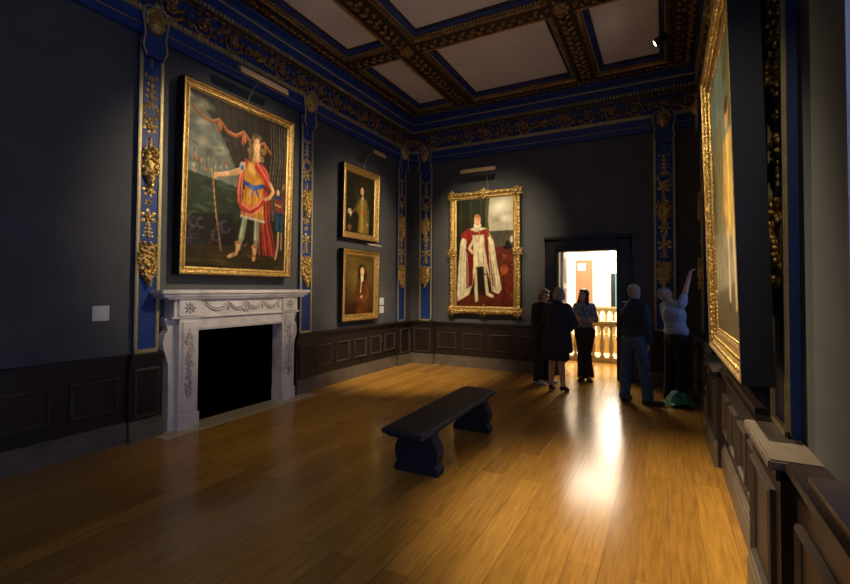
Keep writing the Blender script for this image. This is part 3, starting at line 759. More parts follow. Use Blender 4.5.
    for i in range(10):
        x = .52 + .022 * i; p.line([(x, .50), (x - .012 + .003 * i, .665)], .006, [(232, 176, 84), (150, 98, 34), (214, 150, 60)][i % 3], .8)
    p.ell(.60, .36, .05, .05, (240, 190, 106), 0, .7, .8); p.ell(.68, .38, .03, .05, (160, 106, 40), 0, .7, .7)
    for i in range(14): p.ell(.495 + .019 * i, .668 + .001 * i, .010, .012, (222, 214, 196), 0, .5)
    # blue sash with bow
    p.line([(.525, .455), (.62, .475), (.72, .45)], .026, (40, 66, 128)); p.ell(.60, .47, .045, .022, (72, 104, 176), 20, .5); p.ell(.66, .465, .04, .020, (60, 92, 164), -25, .5); p.line([(.62, .48), (.60, .53)], .012, (66, 98, 170)); p.line([(.64, .48), (.67, .52)], .012, (50, 80, 150))
    # red mantle over the shoulders and round the hips
    p.line([(.535, .32), (.49, .40), (.475, .50), (.475, .58), (.53, .635)], .032, (150, 52, 42)); p.line([(.525, .33), (.478, .42), (.462, .52), (.47, .58)], .010, (226, 116, 94)); p.line([(.50, .36), (.495, .48), (.50, .58)], .006, (238, 150, 126), .8)
    p.poly([(.64, .295), (.74, .32), (.80, .38), (.82, .46), (.76, .44), (.70, .40), (.62, .345)], (184, 62, 50)); p.line([(.65, .31), (.72, .36), (.79, .42)], .010, (238, 138, 116)); p.line([(.68, .305), (.76, .35), (.81, .42)], .007, (222, 108, 88))
    p.line([(.50, .60), (.58, .635), (.66, .60), (.72, .55), (.755, .51)], .034, (168, 58, 46)); p.line([(.50, .59), (.58, .62), (.66, .585), (.73, .525)], .010, (234, 136, 112)); p.line([(.53, .645), (.61, .65), (.70, .60)], .007, (240, 160, 136), .8); p.line([(.52, .56), (.56, .60), (.63, .58)], .007, (220, 108, 86), .8)
    # arms
    p.line([(.505, .37), (.44, .405), (.36, .425)], .028, (206, 158, 112)); p.line([(.36, .425), (.26, .445)], .021, (222, 176, 128)); p.line([(.50, .36), (.36, .415), (.26, .437)], .007, (240, 202, 158), .9); p.ell(.235, .455, .026, .022, (220, 172, 124), 20); p.line([(.225, .45), (.222, .48)], .008, (200, 150, 104))
    p.ell(.50, .355, .035, .03, (182, 170, 160)); p.ell(.495, .365, .02, .02, (90, 100, 130))
    p.line([(.80, .42), (.845, .47), (.80, .515), (.755, .53)], .021, (212, 162, 116)); p.line([(.81, .42), (.85, .465)], .007, (238, 196, 150))
    p.line([(.212, .42), (.24, .60), (.262, .70), (.31, .895)], .007, (150, 112, 66)); p.line([(.208, .42), (.255, .70)], .003, (206, 170, 110), .8)
    # head and curled wig
    for k in range(110):
        a = rr.uniform(0, 2 * math.pi); q = rr.uniform(.35, 1); x = .640 + .078 * q * math.cos(a); y = .205 + .082 * q * math.sin(a) + (.03 if abs(math.cos(a)) > .5 else 0)
        p.ell(x, y, .024, .021, [(92, 72, 42), (62, 46, 28), (118, 96, 58), (78, 60, 36), (136, 112, 70)][k % 5], rr.uniform(0, 90), .5, .95)
    for k in range(60):
        t = rr.random(); sd = 1 if k % 2 else -1; p.ell(.64 + sd * (.052 + .018 * rr.random()), .20 + .11 * t, .018, .016, [(92, 72, 42), (58, 44, 26), (118, 96, 58), (140, 116, 74)][k % 4], rr.uniform(0, 90), .5, .9)
    p.poly([(.618, .22), (.668, .22), (.682, .30), (.60, .305)], (214, 166, 120)); p.ell(.643, .195, .041, .052, (222, 176, 130), 0, .3); p.ell(.652, .19, .024, .038, (244, 208, 166), 0, .7)
    p.ell(.630, .187, .007, .004, (80, 52, 36)); p.ell(.657, .187, .006, .004, (80, 52, 36)); p.line([(.622, .178), (.637, .176)], .003, (100, 70, 46)); p.line([(.650, .176), (.664, .178)], .003, (100, 70, 46)); p.line([(.648, .19), (.652, .207)], .003, (196, 140, 100)); p.ell(.645, .219, .011, .004, (176, 70, 58))
    # page and attendants at the right
    p.ell(.905, .455, .034, .030, (72, 54, 34)); p.ell(.90, .468, .020, .024, (216, 176, 128)); p.line([(.885, .50), (.93, .51)], .03, (44, 62, 92)); p.poly([(.865, .515), (.965, .52), (.96, .60), (.875, .60)], (122, 52, 44)); p.line([(.87, .55), (.93, .56)], .010, (206, 170, 120)); p.poly([(.865, .60), (.975, .61), (.975, .74), (.88, .73)], (30, 52, 70)); p.line([(.90, .62), (.895, .72)], .006, (62, 92, 112)); p.line([(.95, .62), (.955, .72)], .006, (62, 92, 112))
    p.line([(.915, .74), (.912, .84), (.885, .92)], .014, (182, 152, 116)); p.line([(.955, .74), (.955, .85)], .012, (150, 122, 92)); p.ell(.965, .42, .022, .024, (150, 106, 72)); p.ell(.98, .50, .02, .05, (110, 44, 38))
    p.I *= .92
    return p
def p_olive(nx, nz, asp):
    p = Paint(nx, nz, (44, 40, 24), (30, 26, 16), asp, 5)
    p.ell(.6, .30, .4, .3, (66, 58, 34), 0, .9, .8)
    p.ell(.53, .25, .12, .11, (40, 28, 16)); p.ell(.55, .32, .12, .07, (44, 30, 18))
    p.poly([(.46, .40), (.68, .40), (.80, .56), (.80, .98), (.42, .98), (.46, .7), (.36, .62)], (128, 108, 50)); p.line([(.55, .45), (.56, .95)], .05, (190, 160, 80), .7); p.line([(.74, .52), (.78, .72), (.76, .80)], .05, (100, 84, 44))
    p.ell(.76, .82, .03, .03, (200, 160, 120)); p.line([(.44, .46), (.30, .62), (.18, .66)], .045, (96, 80, 42))
    p.ell(.14, .65, .07, .05, (200, 180, 140)); p.poly([(.12, .66), (.22, .66), (.17, .74)], (220, 206, 176)); p.ell(.55, .27, .068, .078, (236, 188, 130), 0, .3); p.ell(.57, .38, .04, .04, (214, 200, 160)); p.line([(.50, .62), (.66, .63)], .02, (190, 60, 40))
    p.ell(.15, .92, .09, .07, (140, 84, 62), 0, .6); p.ell(.535, .265, .009, .005, (60, 36, 20)); p.ell(.575, .265, .009, .005, (60, 36, 20)); p.ell(.555, .305, .014, .005, (170, 70, 50))
    return p
def p_brown(nx, nz, asp):
    p = Paint(nx, nz, (96, 78, 36), (50, 30, 18), asp, 8)
    p.ell(.3, .35, .35, .3, (122, 98, 46), 0, .9, .8)
    p.ell(.55, .24, .16, .125, (44, 28, 16)); p.ell(.47, .33, .07, .10, (48, 30, 18)); p.ell(.65, .33, .09, .11, (44, 28, 16))
    p.poly([(.42, .42), (.70, .40), (.86, .55), (.88, .76), (.80, 1), (.36, 1), (.34, .7)], (88, 50, 26)); p.line([(.72, .5), (.80, .66), (.6, .76)], .05, (112, 66, 36)); p.line([(.44, .5), (.38, .75), (.42, 1)], .04, (90, 42, 26))
    p.ell(.57, .255, .076, .085, (240, 188, 134), 0, .3); p.poly([(.52, .32), (.62, .32), (.60, .42), (.54, .46)], (226, 214, 180)); p.line([(.55, .44), (.52, .62)], .016, (220, 200, 150)); p.ell(.56, .70, .055, .03, (206, 150, 104), -20)
    p.poly([(0, .86), (.45, .78), (.40, 1), (0, 1)], (58, 26, 18), .8); p.ell(.55, .25, .010, .005, (60, 36, 20)); p.ell(.60, .25, .009, .005, (60, 36, 20)); p.ell(.578, .29, .015, .005, (170, 74, 54))
    return p
def p_robes(nx, nz, asp):
    p = Paint(nx, nz, (30, 36, 16), (60, 26, 18), asp, 11)
    for i in range(9): p.line([(.03 + .06 * i, 0), (.04 + .06 * i, .5)], .016, [(24, 34, 12), (52, 62, 26), (34, 44, 18)][i % 3], .8)
    p.poly([(.56, 0), (1, 0), (1, .34), (.58, .34)], (176, 170, 146), 1, .05); p.ell(.78, .09, .24, .09, (244, 238, 218), -14, .9, 1, .05); p.ell(.86, .20, .14, .05, (226, 220, 196), 10, .9, 1, .05); p.ell(.70, .21, .12, .03, (140, 134, 114), -8, .9, .7, .05)
    p.poly([(.56, .31), (1, .31), (1, .46), (.58, .46)], (74, 70, 56)); p.poly([(.53, 0), (.60, 0), (.57, .2), (.60, .36), (.52, .34)], (70, 74, 30))
    p.poly([(.62, .46), (1, .44), (1, .98), (.66, .94)], (92, 34, 20)); p.ell(.84, .66, .07, .05, (150, 78, 36)); p.ell(.76, .80, .05, .05, (104, 52, 30)); p.ell(.92, .82, .05, .05, (96, 34, 24)); p.ell(.9, .46, .09, .022, (16, 14, 12)); p.ell(.9, .43, .05, .035, (16, 14, 12)); p.ell(.965, .39, .03, .035, (214, 200, 170))
    p.poly([(0, .88), (.64, .90), (1, .96), (1, 1), (0, 1)], (88, 40, 24))
    for k in range(30): p.ell(random.Random(k).uniform(.64, 1), random.Random(k + 50).uniform(.5, .92), .02, .02, [(130, 66, 30), (66, 22, 16), (150, 90, 44)][k % 3], k * 20, .6, .6)
    # mantle: white outside, red shoulders
    p.poly([(.16, .30), (.36, .26), (.54, .28), (.66, .40), (.72, .60), (.80, .84), (.74, .88), (.66, .86), (.54, .64), (.36, .60), (.30, .80), (.24, .88), (.14, .92), (.03, .95), (.02, .88), (.05, .60), (.08, .40)], (216, 204, 166))
    p.poly([(.20, .34), (.30, .30), (.32, .50), (.30, .80), (.18, .84), (.17, .5)], (116, 28, 20)); p.poly([(.46, .30), (.56, .34), (.64, .60), (.70, .82), (.62, .80), (.54, .55)], (112, 28, 20))
    p.poly([(.06, .34), (.22, .27), (.36, .31), (.56, .28), (.60, .36), (.40, .36), (.20, .38)], (138, 38, 30))
    p.poly([(.30, .34), (.50, .34), (.52, .50), (.56, .62), (.32, .64), (.32, .50)], (222, 208, 168)); p.line([(.32, .38), (.24, .46), (.30, .50)], .030, (222, 208, 170)); p.line([(.40, .50), (.41, .64)], .01, (150, 130, 90)); p.line([(.48, .5), (.5, .63)], .01, (150, 130, 90))
    for i in range(9):
        p.line([(.10 + .012 * i, .42 + .01 * i), (.06 + .02 * i, .66), (.05 + .022 * i, .9)], .006, [(236, 228, 200), (160, 148, 112), (190, 178, 138)][i % 3], .8); p.line([(.58 + .008 * i, .42), (.60 + .014 * i, .62), (.64 + .016 * i, .86)], .006, [(232, 222, 190), (150, 138, 104), (186, 174, 134)][i % 3], .8)
    p.line([(.36, .64), (.36, .84), (.37, .94)], .034, (206, 192, 152)); p.line([(.50, .62), (.53, .76), (.56, .88), (.64, .90)], .034, (214, 200, 160)); p.line([(.49, .70), (.54, .70)], .014, (60, 70, 60))
    p.poly([(.36, .63), (.50, .63), (.52, .84), (.40, .88)], (30, 22, 16), .85)
    p.ell(.385, .203, .066, .060, (226, 166, 112), 0, .3); p.ell(.385, .252, .075, .030, (236, 224, 196)); p.ell(.385, .235, .036, .022, (190, 150, 110)); p.ell(.38, .165, .048, .020, (176, 120, 80)); p.ell(.365, .20, .008, .004, (60, 36, 20)); p.ell(.405, .20, .008, .004, (60, 36, 20))
    p.line([(.41, .27), (.42, .40)], .008, (190, 140, 50)); p.ell(.60, .48, .025, .018, (220, 170, 120)); p.ell(.31, .49, .025, .02, (220, 170, 120))
    return p
def p_pale(nx, nz, asp):
    p = Paint(nx, nz, (112, 128, 116), (92, 84, 62), asp, 13)
    p.ell(.35, .2, .4, .2, (140, 158, 150), 0, .9, .8); p.poly([(.1, .25), (.45, .2), (.5, .6), (.15, .65)], (150, 128, 78), .6); p.poly([(0, .62), (1, .58), (1, .84), (0, .88)], (140, 130, 104), .8)
    p.poly([(0, .86), (1, .8), (1, 1), (0, 1)], (84, 74, 50)); p.poly([(.5, 0), (1, 0), (1, .5), (.8, .4), (.62, .2)], (104, 104, 58), .8)
    p.ell(.64, .26, .07, .05, (206, 150, 104)); p.poly([(.5, .32), (.78, .32), (.86, .5), (.82, .66), (.5, .66), (.46, .5)], (196, 160, 84)); p.line([(.64, .34), (.64, .62)], .04, (226, 196, 130), .8)
    p.line([(.52, .38), (.42, .55)], .03, (186, 150, 84)); p.line([(.82, .42), (.90, .58)], .03, (120, 60, 40)); p.line([(.57, .66), (.56, .88)], .04, (190, 176, 134)); p.line([(.74, .66), (.76, .9)], .04, (186, 172, 130)); p.ell(.55, .9, .05, .02, (50, 36, 24)); p.ell(.78, .92, .05, .02, (50, 36, 24)); p.ell(.64, .22, .08, .035, (90, 60, 36))
    return p
picture((XL + .012, -4.425, 1.76), LW, 1.67, 2.27, .095, 1.0, p_general, 'large gilt framed full length portrait of a man in a red cloak above the fireplace', nx=150, side=.07, wires=2)
picture((XL + .012, -1.845, 2.485), LW, 1.08, 1.305, .12, 1.0, p_olive, 'upper of two stacked gilt framed portraits, man in an olive coat and red sash', nx=90, side=.03)
picture((XL + .012, -1.84, 1.02), LW, 1.08, 1.275, .12, 1.0, p_brown, 'lower of two stacked gilt framed portraits, man in dark wig and brown coat', nx=90, side=.03)
picture((1.735, YB - .01, 1.11), BW, 1.50, 2.46, .14, .6, p_robes, 'tall ornate gilt framed portrait of a bearded man in white and red robes', 'ornate', nx=130, side=.07, depth=.06)
picture((XR - .12, -4.96, 1.165), RW, 1.66, 2.17, .17, 1.3, p_pale, 'large gilt framed portrait seen at a steep angle on the right wall', 'rich', nx=90, depth=.075, side=.06)

def picture_light(loc, rz, L, hood_h, drop, label, arm_x=0.0):
    # loc = hood centre
    e = empty('picture_light', loc, rz); tag(e, label, 'picture light', 'picture lights over the portraits')
    pr = [(-.045, 0), (.035, hood_h), (.045, hood_h), (.06, hood_h - .02), (-.02, -.012)]
    m = MB(); m.prism([(0, 0)], 0, 0) if False else None
    # hood: sloping trough, extruded along local x
    vs = [(-L / 2, y, z) for y, z in [(-.022, -hood_h / 2), (-.004, hood_h / 2 - .015), (.05, hood_h / 2), (.05, hood_h / 2 - .012), (-.006, -hood_h / 2)]] + [(L / 2, y, z) for y, z in [(-.022, -hood_h / 2), (-.004, hood_h / 2 - .015), (.05, hood_h / 2), (.05, hood_h / 2 - .012), (-.006, -hood_h / 2)]]
    m = MB().add(vs, [(0, 1, 2, 3, 4), (9, 8, 7, 6, 5)] + [(i, (i + 1) % 5, (i + 1) % 5 + 5, i + 5) for i in range(5)])
    m.build('lamp_hood', BRASS, e)
    MB().tube([(-L / 2 + .03, .0, -hood_h * .28), (L / 2 - .03, .0, -hood_h * .28)], .014, 8).build('tube_lamp', WHITE, e, True)
    pts = []
    for i in range(11):
        t = i / 10; a = t * math.pi / 2; pts.append((arm_x, .03 + drop[0] * math.sin(a) , hood_h * .1 - drop[1] * (1 - math.cos(a))))
    MB().tube(pts, .006, 6).build('arm', GOLDP, e, True)
    return e
picture_light((.36, -4.34, 4.30), LW, .76, .10, (.31, .36), 'long brown picture light over the large portrait above the fireplace')
picture_light((.30, -1.66, 4.09), LW, .36, .09, (.24, .36), 'short picture light over the upper of the two stacked portraits', -.12)
picture_light((.24, -1.70, 2.40), LW, .42, .035, (.17, .12), 'thin picture light between the two stacked portraits')
picture_light((1.68, -.28, 3.97), BW, .74, .09, (.24, .38), 'brown picture light over the tall robed man portrait on the back wall', .12)

# small white labels
def card(loc, rz, w, h, label):
    o = MB().box(-w / 2, w / 2, -.012, 0, -h / 2, h / 2, c=.002).build('wall_label', WHITE); o.location = loc; o.rotation_euler = (0, 0, rz)
    return tag(o, label, 'label', 'white text labels beside the portraits')
card((XL, -5.96 + .0, 1.345), LW, .15, .15, 'square white label on the left wall, left of the fireplace pilaster')
card((XL, -1.045, 1.345), LW, .14, .14, 'upper of the two small white labels right of the stacked portraits')
card((XL, -1.045, 1.18), LW, .14, .14, 'lower of the two small white labels right of the stacked portraits')
card((2.755, YB, 1.195), BW, .13, .13, 'small white label on the back wall between the tall portrait and the doorway')

# ------------------------------------------------------------------ marble fireplace
fp = empty('fireplace', (XL + .001, -4.41, 0), LW); tag(fp, 'carved pale marble fireplace surround with black opening under the large portrait', 'fireplace')
m = MB(); m.box(-1.10, 1.10, -.27, 0, 1.535, 1.58, c=.006); m.box(-1.07, 1.07, -.25, 0, 1.50, 1.535, c=.008); m.box(-1.02, 1.02, -.23, 0, 1.475, 1.50, c=.006)
m.build('mantel_shelf', MARBLE, fp)
m = MB(); m.box(-.92, .92, -.185, 0, 1.27, 1.475); m.box(-.95, .95, -.20, 0, 1.255, 1.275, c=.004)
for s in (-1, 1): m.box(s * .75 - .13, s * .75 + .13, -.21, -.15, 1.28, 1.475, c=.006)
m.build('frieze', MARBLE, fp)
m = MB(); m.box(-.66, .66, -.175, 0, 1.11, 1.26); m.box(-.64, .64, -.183, -.15, 1.13, 1.15); m.build('lintel', MARBLE, fp)
for s in (-1, 1):
    g = MB(); x0, x1 = sorted((s * .632, s * .86))
    g.box(x0, x1, -.19, 0, .17, 1.26); xa, xb = sorted((s * .665, s * .83)); g.box(xa, xb, -.207, -.15, .2, 1.22, c=.008)
    poly = [(.80, .15), (.92, .15), (.925, .5), (.93, .75), (.955, .84), (.985, .93), (.99, 1.0), (.975, 1.08), (.94, 1.13), (.955, 1.18), (.98, 1.26), (.80, 1.26)]
    g.prism([(s * a, z) for a, z in poly], -.11, 0)
    leg = g.build('leg', MARBLE, fp)
    g = MB(); g.box(x0 - .012, x1 + .012, -.215, 0, 0.004, .18, c=.006); xa, xb = sorted((s * .80, s * .935)); g.box(xa, xb, -.125, 0, .004, .165, c=.004); g.build('plinth', MARBLE, leg)
    c = MB(); rnd = random.Random(3 + s); xc = s * .748
    for k in range(90):
        t = rnd.random(); z = 1.10 - .72 * t; w_ = .05 * (.35 + .65 * abs(math.sin(t * 9.5)))
        c.ball((xc + rnd.uniform(-1, 1) * w_, -.207, z), (.017, .012, .02), 6, None, Euler((0, rnd.uniform(-1, 1), 0)))
    c.tube([(xc, -.21, 1.14), (xc, -.21, .36)], .008, 5)
    c.build('carved_drop', MARBLED, leg, True)
c = MB()
for s in (-1, 1):
    for q in range(8):
        a = R(45 * q); c.ball((s * .75 + .045 * math.cos(a), -.212, 1.38 + .045 * math.sin(a)), (.026, .010, .015), 6, None, Euler((0, -a, 0)))
    c.ball((s * .75, -.215, 1.38), .018, 7)
for (a0, a1) in ((-.55, -.24), (-.24, .02), (.02, .28), (.28, .56)):
    for off in (0, .028):
        pts = []
        for i in range(13):
            t = i / 12; pts.append((a0 + (a1 - a0) * t, -.19, 1.44 - off - .075 * math.sin(math.pi * t)))
        c.tube(pts, [.008 + .008 * math.sin(math.pi * i / 12) for i in range(13)], 5)
    for i in range(5): c.ball((a1, -.19, 1.43 - .022 * i), (.014 + .004 * (i % 2), .010, .014), 6)
for q in range(10): c.ball((.02 + .06 * math.cos(q * .63), -.192, 1.37 + .055 * math.sin(q * .63)), (.022, .012, .018), 6)
c.build('carved_garlands', MARBLED, fp, True)
hs = MB().box(-1.08, 1.16, -.35, 0, 0.0, .006).build('hearthstone', HEARTH, fp)

# ------------------------------------------------------------------ bench
be = empty('gallery_bench', (3.015, -4.33, 0), R(1.0)); tag(be, 'long dark navy bench with two vase shaped supports in the middle of the floor', 'bench')
W2, L2 = .215, .90
def slab(z0, z1, i0, i1, m):
    vs = []
    for z, i in ((z0, i0), (z1, i1)):
        a, c = W2 - i, L2 - i; k = .03
        vs += [(a - k, -c, z), (a, -c + k, z), (a, c - k, z), (a - k, c, z), (-a + k, c, z), (-a, c - k, z), (-a, -c + k, z), (-a + k, -c, z)]
    m.add(vs, [tuple(range(7, -1, -1)), tuple(range(8, 16))] + [(i, (i + 1) % 8, (i + 1) % 8 + 8, i + 8) for i in range(8)])
m = MB(); slab(.365, .38, .035, .035, m); slab(.38, .395, .03, .012, m); slab(.395, .42, 0, 0, m); slab(.42, .430, 0, .02, m); m.build('seat_board', BENCH, be)
m = MB(); slab(.430, .438, .022, .028, m); m.build('seat_pad', BENCHT, be)
prof = [(.215, 0), (.215, .055), (.198, .075), (.185, .085), (.20, .12), (.212, .17), (.208, .22), (.185, .27), (.160, .305), (.150, .325), (.165, .345), (.175, .365)]
for y in (-.66, .62):
    m = MB(); m.prism([(x, z) for x, z in prof] + [(-x, z) for x, z in reversed(prof)], y, y + .13)
    lg = m.build('support', BENCH, be)
    m = MB(); inn = [(x - .035, .09 + (z - .09) * .9 + .01) for x, z in prof[3:-1]]
    m.prism([(x, z) for x, z in inn] + [(-x, z) for x, z in reversed(inn)], y - .012, y); m.prism([(x, z) for x, z in inn] + [(-x, z) for x, z in reversed(inn)], y + .13, y + .142)
    m.build('raised_panel', BENCH, lg)

# ------------------------------------------------------------------ people
SKIN = mat('skin', (.62, .36, .25), .5, var=.06); HAIRB = mat('light_brown_hair', (.22, .11, .04), .5, var=.4, scale=60); HAIRD = mat('dark_brown_hair', (.055, .028, .016), .45, var=.4, scale=60)
HAIRG = mat('grey_hair', (.30, .27, .24), .55, var=.3, scale=60); CBLK = mat('black_cloth', (.008, .008, .010), .8, var=.2); CNAVY = mat('navy_cloth', (.010, .013, .035), .75, var=.2)
CNAVJ = mat('navy_jacket', (.010, .028, .065), .7, var=.2); JEANS = mat('blue_denim', (.050, .110, .25), .8, var=.3, scale=20); TEE = mat('pale_blue_jersey', (.32, .40, .56), .8, var=.06)
SHOE = mat('dark_brown_leather', (.03, .016, .012), .35); TRAIN = mat('white_trainer', (.45, .50, .60), .5); EYE = mat('eye', (.05, .04, .04), .2); LIP = mat('lips', (.45, .16, .13), .4)
def blouse():
    m = bpy.data.materials.new('patterned_blouse_cloth'); m.use_nodes = True; nt = m.node_tree; b = nt.nodes['Principled BSDF']
    tc = nt.nodes.new('ShaderNodeTexCoord'); v = nt.nodes.new('ShaderNodeTexVoronoi'); v.inputs['Scale'].default_value = 55
    cr = nt.nodes.new('ShaderNodeValToRGB'); e = cr.color_ramp.elements; e[0].position = .35; e[0].color = (.42, .48, .60, 1); e[1].position = .65; e[1].color = (.06, .085, .16, 1)
    nt.links.new(tc.outputs['Object'], v.inputs['Vector']); nt.links.new(v.outputs['Distance'], cr.inputs[0]); nt.links.new(cr.outputs[0], b.inputs['Base Color']); b.inputs['Roughness'].default_value = .7
    return m
BLOUSE = blouse()
def remeshed(mb, name, m, parent, voxel=.010, smooth=6, fold=0.0, fscale=9, seed=0):
    o = mb.build('tmp', m)
    r = o.modifiers.new('r', 'REMESH'); r.mode = 'VOXEL'; r.voxel_size = voxel
    s = o.modifiers.new('s', 'SMOOTH'); s.factor = .5; s.iterations = smooth
    dg = bpy.context.evaluated_depsgraph_get(); me = bpy.data.meshes.new_from_object(o.evaluated_get(dg))
    old = o.data; bpy.data.objects.remove(o); bpy.data.meshes.remove(old)
    if fold:
        for v, nn in zip(me.vertices, [tuple(v.normal) for v in me.vertices]):
            p = v.co; d_ = noise.noise(Vector((p.x * fscale, p.y * fscale, p.z * fscale * .8 + seed))) * fold + noise.noise(Vector((p.x * fscale * 2.3, p.y * fscale * 2.3, p.z * fscale * 1.6 + seed + 9))) * fold * .45
            v.co = p + Vector(nn) * d_
    me.polygons.foreach_set('use_smooth', [True] * len(me.polygons))
    if not me.materials: me.materials.append(m)
    me.name = name; o = bpy.data.objects.new(name, me); COL.objects.link(o); o.parent = parent
    return o
def cap(m, p0, p1, r0, r1, n=12, flat=1.0):
    p0, p1 = Vector(p0), Vector(p1)
    m.tube([p0, p0.lerp(p1, .5), p1], [r0, (r0 + r1) / 2, r1], n); m.ball(p0, r0, n); m.ball(p1, r1, n)
def hand(m, w, d, side, curl=.35, palmn=Vector((0, -1, 0))):
    # w wrist, d direction of the fingers, palm normal, thumb on `side`
    w = Vector(w); d = Vector(d).normalized(); pn = (Vector(palmn) - d * Vector(palmn).dot(d)).normalized(); sd = d.cross(pn) * side
    for t in (.02, .045, .07): m.ball(w + d * t, .026, 8)
    for q in (-1, -.33, .33, 1): m.tube([w + d * .01, w + d * .085 + sd * q * .030], [.018, .014], 7)
    for q, l in zip((-1, -.33, .33, 1), (.058, .072, .078, .070)):
        b0 = w + d * .082 + sd * q * .031; b1 = b0 + (d + sd * q * .12 + pn * curl * .5).normalized() * l * .5; b2 = b1 + (d + sd * q * .1 + pn * curl * 1.6).normalized() * l * .5
        m.tube([b0, b1, b2], [.0105, .0095, .008], 7); m.ball(b2, .008, 6); m.ball(b1, .0095, 6)
    t0 = w + d * .025 + sd * .024; t1 = t0 + (d * .6 + sd * .75 + pn * .3).normalized() * .04; t2 = t1 + (d * .9 + sd * .25 + pn * .4).normalized() * .032
    m.tube([t0, t1, t2], [.014, .0115, .009], 7); m.ball(t2, .009, 6)
def person(loc, face, J, label, top, bottom, shoes, hair, hairstyle, parts):
    """joints in local axes, figure faces local -y"""
    e = empty('person', loc, R(face)); tag(e, label, 'person'); e.scale = (1, 1, parts.get('tall', 1))
    V = Vector
    hips = V(J.get('hips', (0, 0, .93))); chest = V(J.get('chest', (0, 0, 1.24))); neck = V(J.get('neck', (0, .01, 1.43))); hc = V(J.get('head', (0, -.01, 1.55)))
    sh = {s: V(J.get('sh' + s, ((.15 if s == 'l' else -.15), 0, 1.355))) for s in 'lr'}
    el = {s: V(J['el' + s]) for s in 'lr'}; wr = {s: V(J['wr' + s]) for s in 'lr'}; hd = {s: V(J['hd' + s]) for s in 'lr'}; pn = {s: V(J.get('pn' + s, (0, -1, 0))) for s in 'lr'}
    kn = {s: V(J['kn' + s]) for s in 'lr'}; an = {s: V(J['an' + s]) for s in 'lr'}; toe = {s: V(J['toe' + s]) for s in 'lr'}
    hp = {s: hips + V(((.088 if s == 'l' else -.088), 0, -.03)) for s in 'lr'}
    hr = Euler([R(a) for a in J.get('hrot', (0, 0, 0))]).to_matrix().to_4x4(); HM = Matrix.Translation(hc) @ hr
    k = J.get('build', 1.0)
    m = MB()
    m.ball(hips, (.15 * k, .11 * k, .13), 14); m.ball(hips.lerp(chest, .5), (.125 * k, .10 * k, .13), 14); m.ball(chest, (.155 * k, .11 * k, .17), 14)
    [cap(m, sh[s_].lerp(chest, .1), neck.lerp(chest, .15), .052, .06) for s_ in 'lr']; cap(m, chest + V((0, 0, .1)), neck, .085, .056); cap(m, neck, hc + V((0, .01, -.03)), .054, .052)
    for s in 'lr':
        cap(m, sh[s], el[s], .05, .038); cap(m, el[s], wr[s], .038, .026); hand(m, wr[s], hd[s] , J.get('thumb' + s, 1), J.get('curl', .35), pn[s])
        cap(m, hp[s], kn[s], .085, .056); cap(m, kn[s], kn[s].lerp(an[s], .35), .054, .053); cap(m, kn[s].lerp(an[s], .35), an[s], .053, .036); cap(m, an[s], toe[s], .036, .028)
    # head
    m.ball((0, .012, .03), (.075, .093, .092), 16, HM); m.ball((0, -.022, -.045), (.056, .066, .07), 14, HM); m.ball((0, -.05, -.088), (.028, .028, .024), 10, HM)
    m.tube([(0, -.084, .028), (0, -.108, -.012), (0, -.094, -.02)], [.009, .014, .010], 8, HM); m.ball((0, -.102, -.014), (.017, .012, .010), 8, HM)
    m.ball((0, -.078, .036), (.05, .014, .010), 8, HM)
    for s in (-1, 1): m.ball((s * .076, .012, -.004), (.010, .020, .031), 8, HM); m.ball((s * .034, -.058, -.02), (.024, .022, .022), 8, HM)
    m.ball((0, -.084, -.048), (.024, .010, .008), 8, HM)
    remeshed(m, 'body', SKIN, e, .0072, 3)
    x = MB()
    for s in (-1, 1): x.ball((s * .030, -.079, .016), (.012, .007, .007), 8, HM)
    x.build('eyes', EYE, e, True)
    MB().ball((0, -.092, -.050), (.021, .006, .007), 8, HM).build('mouth', LIP, e, True)
    # hair
    m = MB(); m.ball((0, .022, .045), (.084, .096, .090), 14, HM)
    if hairstyle == 'long':
        for s in (-1, 1): cap(m, HM @ V((s * .066, .015, .03)), HM @ V((s * .082, .02, -.14)), .034, .034)
        cap(m, HM @ V((0, .06, .0)), HM @ V((0, .075, -.15)), .062, .055); m.ball((0, -.045, .09), (.06, .035, .025), 10, HM)
    elif hairstyle == 'bob':
        for s in (-1, 1): cap(m, HM @ V((s * .062, .02, .02)), HM @ V((s * .066, .03, -.055)), .036, .032)
        cap(m, HM @ V((0, .06, .0)), HM @ V((0, .055, -.06)), .06, .05); m.ball((0, -.035, .09), (.07, .045, .028), 10, HM)
    else: m.ball((0, .045, -.01), (.07, .06, .07), 12, HM)
    remeshed(m, 'hair', hair, e, .009, 3, .006, 40)
    # bottoms
    if parts['bottom'] == 'trousers':
        m = MB(); m.ball(hips + V((0, 0, -.01)), (.168 * k, .128 * k, .12), 14)
        fl = parts.get('flare', .062)
        for s in 'lr':
            cap(m, hp[s], kn[s], .101 * (.5 + .5 * k), .074); a = an[s] + V((0, 0, -.035)); m.tube([kn[s], kn[s].lerp(a, .5), a], [.074, (.070 + fl) / 2, fl], 14); m.ball(kn[s], .074, 12); m.ball(kn[s].lerp(a, .5), (.070 + fl) / 2 * .98, 12)
        remeshed(m, 'trousers', bottom, e, .011, 3, .010, 9, 3)
    else:
        m = MB(); n = 18; zs = [(hips.z + .06, .15, .12), (hips.z - .1, .19, .15), (hips.z - .42, .20, .165), (hips.z - .44, .19, .155)]
        vs = []
        for z, rx, ry in zs:
            for j in range(n):
                a = 2 * math.pi * j / n; vs.append((hips.x + rx * math.cos(a), hips.y + ry * math.sin(a), z))
        m.add(vs, [(i * n + j, i * n + (j + 1) % n, (i + 1) * n + (j + 1) % n, (i + 1) * n + j) for i in range(3) for j in range(n)] + [tuple(range(n)), tuple(range(4 * n - 1, 3 * n - 1, -1))])
